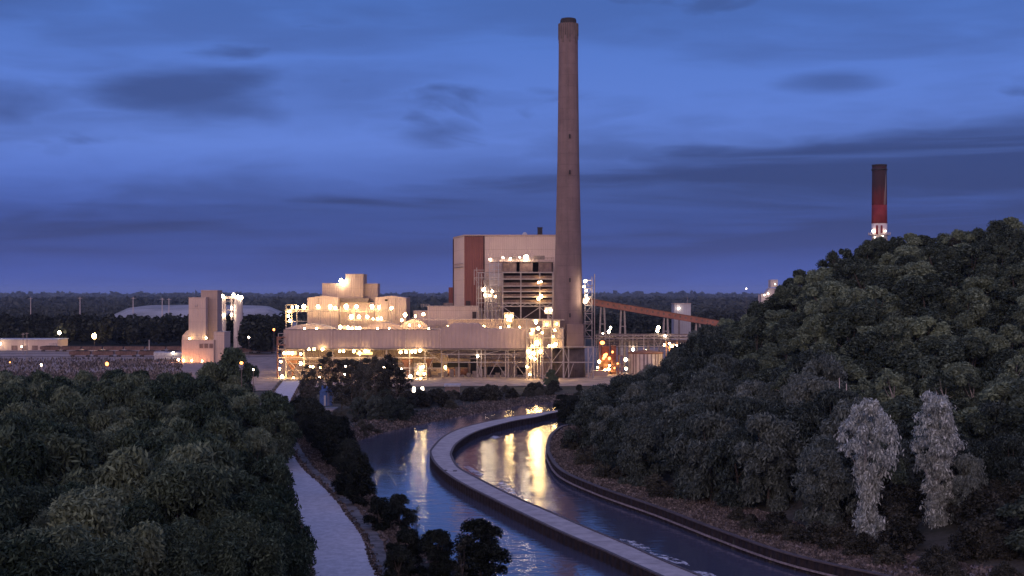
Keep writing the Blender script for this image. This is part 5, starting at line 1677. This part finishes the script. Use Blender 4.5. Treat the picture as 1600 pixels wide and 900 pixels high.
o3 = rng.uniform(2.6, 7.5, 9000)
q3 = road_r[u3] - nr[u3] * o3[:, None]
z3 = np.where(o3 < 4, .75, .4 + 0 * o3)
u4 = rng.integers(0, len(road_r), 7000)
side = rng.random(7000) < .5
o4 = np.abs(rng.normal(size=7000)) * .55
q4 = np.where(side[:, None], road_r[u4] - nr[u4] * (o4[:, None] - .5), road_l[u4] + nr[u4] * (o4[:, None] - .5))
z4 = np.full(7000, .74)
q3 = np.vstack([q3, q4]); z3 = np.concatenate([z3, z4])
P = np.column_stack([np.vstack([q, q2, q3]), np.concatenate([zq, z2, z3])])
N = rng.normal(size=P.shape) + (0, -.8, .1)
N[:, 2] *= .3
tag(link('dry_grass', raw_mesh('dry_grass', cards(P, N, .55, rng, 1.5), 4, M['dry_grass'])), 'dry brown grass and weeds growing along the canal banks', 'grass', kind='stuff')

# --- far woods: a wide belt of crowns out to the horizon
def far_wood(n, d0, d1, px0, px1, h0, h1, r0, r1, keep=None, power=1.0):
    u = rng.uniform(0, 1, n) ** power
    D = np.sqrt(d0 * d0 + (d1 * d1 - d0 * d0) * u)
    px = rng.uniform(px0, px1, n)
    x = (px - 800) / F * D
    ok = np.ones(n, bool) if keep is None else keep(px, D)
    x, D = x[ok], D[ok]
    h = rng.uniform(h0, h1, len(x)); r = rng.uniform(r0, r1, len(x))
    return np.column_stack([x, D, h, r])


def crown_blobs(T, ncl=7, per=16, size=.42):
    n = len(T)
    cen = np.repeat(T, ncl, 0)
    o = rng.normal(size=(len(cen), 3)); o /= np.linalg.norm(o, axis=1)[:, None]
    C = np.column_stack([cen[:, 0] + o[:, 0] * cen[:, 3] * .6, cen[:, 1] + o[:, 1] * cen[:, 3] * .6, cen[:, 2] * (.62 + .24 * o[:, 2])])
    R = cen[:, 3] * rng.uniform(.35, .6, len(cen))
    idx = np.repeat(np.arange(len(C)), per)
    d = rng.normal(size=(len(idx), 3)); d /= np.linalg.norm(d, axis=1)[:, None]
    P = C[idx] + d * R[idx][:, None] * (1, 1, 1.2)
    P[:, 2] = np.maximum(P[:, 2], .5)
    s = (cen[idx, 3] * size)
    Nn = d + rng.normal(size=d.shape) * .5 + (0, 0, .3)
    Nn /= np.linalg.norm(Nn, axis=1)[:, None]
    U = np.cross(Nn, rng.normal(size=d.shape)); U /= np.linalg.norm(U, axis=1)[:, None]
    V = np.cross(Nn, U)
    U *= s[:, None] * .7; V *= s[:, None] * .5
    return np.stack([P - U, P - V, P + U, P + V], 1).reshape(-1, 3)


not_mound = lambda px, D: ~((px > 120) & (px < 460) & (D > 1420) & (D < 2350)) & ~((px > 335) & (px < 385) & (D < 1030))
T1 = far_wood(900, 1085, 1420, -150, 445, 15, 26, 5, 8, not_mound)
T1 = np.vstack([T1, far_wood(70, 955, 1000, 385, 422, 18, 26, 5, 7), far_wood(40, 1030, 1070, 335, 425, 24, 31, 5, 7)])
T2 = far_wood(1500, 1150, 2100, 600, 1500, 10, 19, 5, 8)
tag(link('far_wood', raw_mesh('far_wood', crown_blobs(np.vstack([T1, T2]), 7, 22), 4, M['leaf_far'])), 'dark belt of woods beyond the rail yard and the plant', 'woods', kind='stuff')
T3 = far_wood(5200, 1500, 4200, -250, 1850, 9, 16, 6, 11, not_mound)
T4 = far_wood(5200, 4200, 11000, -250, 1850, 12, 22, 14, 34)
T5 = far_wood(2500, 11000, 24000, -250, 1850, 16, 34, 40, 80)
tag(link('distant_forest', raw_mesh('distant_forest', crown_blobs(np.vstack([T3, T4, T5]), 4, 9, .6), 4, M['leaf_far'])), 'distant dark forest plain reaching to the horizon', 'forest', kind='stuff')
# brush in front of the coal cars
T6 = np.vstack([far_wood(9000, 620, 890, -40, 285, 0, 1, 1, 2), far_wood(5000, 620, 720, -40, 300, 0, 1, 1, 2)])
n6 = .5 + .5 * vnoise(T6[:, 0], T6[:, 1], .09, 31)
T6 = T6[rng.random(len(T6)) < n6 ** 1.5 * 1.6]
P6 = np.column_stack([T6[:, 0], T6[:, 1], .3 + rng.uniform(.2, 1.3, len(T6))])
N6 = rng.normal(size=P6.shape) * (1, .4, .3) + (0, -1, .2)
tag(link('brush', raw_mesh('brush', cards(P6, N6, 1.0, rng, 2.2, 1.4), 4, M['dry_grass'])), 'low brush and dead weeds between the left wood and the coal cars', 'brush', kind='stuff')

for o in bpy.data.objects:
    for k in ('_used', '_h'):
        if k in o: del o[k]

# ------------------------------------------------------------------ evening air
hm = bpy.data.materials.new('haze'); hm.use_nodes = True
ht = hm.node_tree
ht.nodes.remove(ht.nodes['Principled BSDF'])
pv = ht.nodes.new('ShaderNodeVolumePrincipled')
pv.inputs['Color'].default_value = (0.55, 0.72, 1.0, 1)
pv.inputs['Density'].default_value = 2.6e-5
ht.links.new(pv.outputs[0], ht.nodes['Material Output'].inputs['Volume'])
hz = link('haze', MB().box(-26600, 26600, -700, 30700, -9, 215).mesh('haze', hm))
hz['kind'] = 'stuff'
hz['label'] = 'thin blue evening haze over the whole plain'
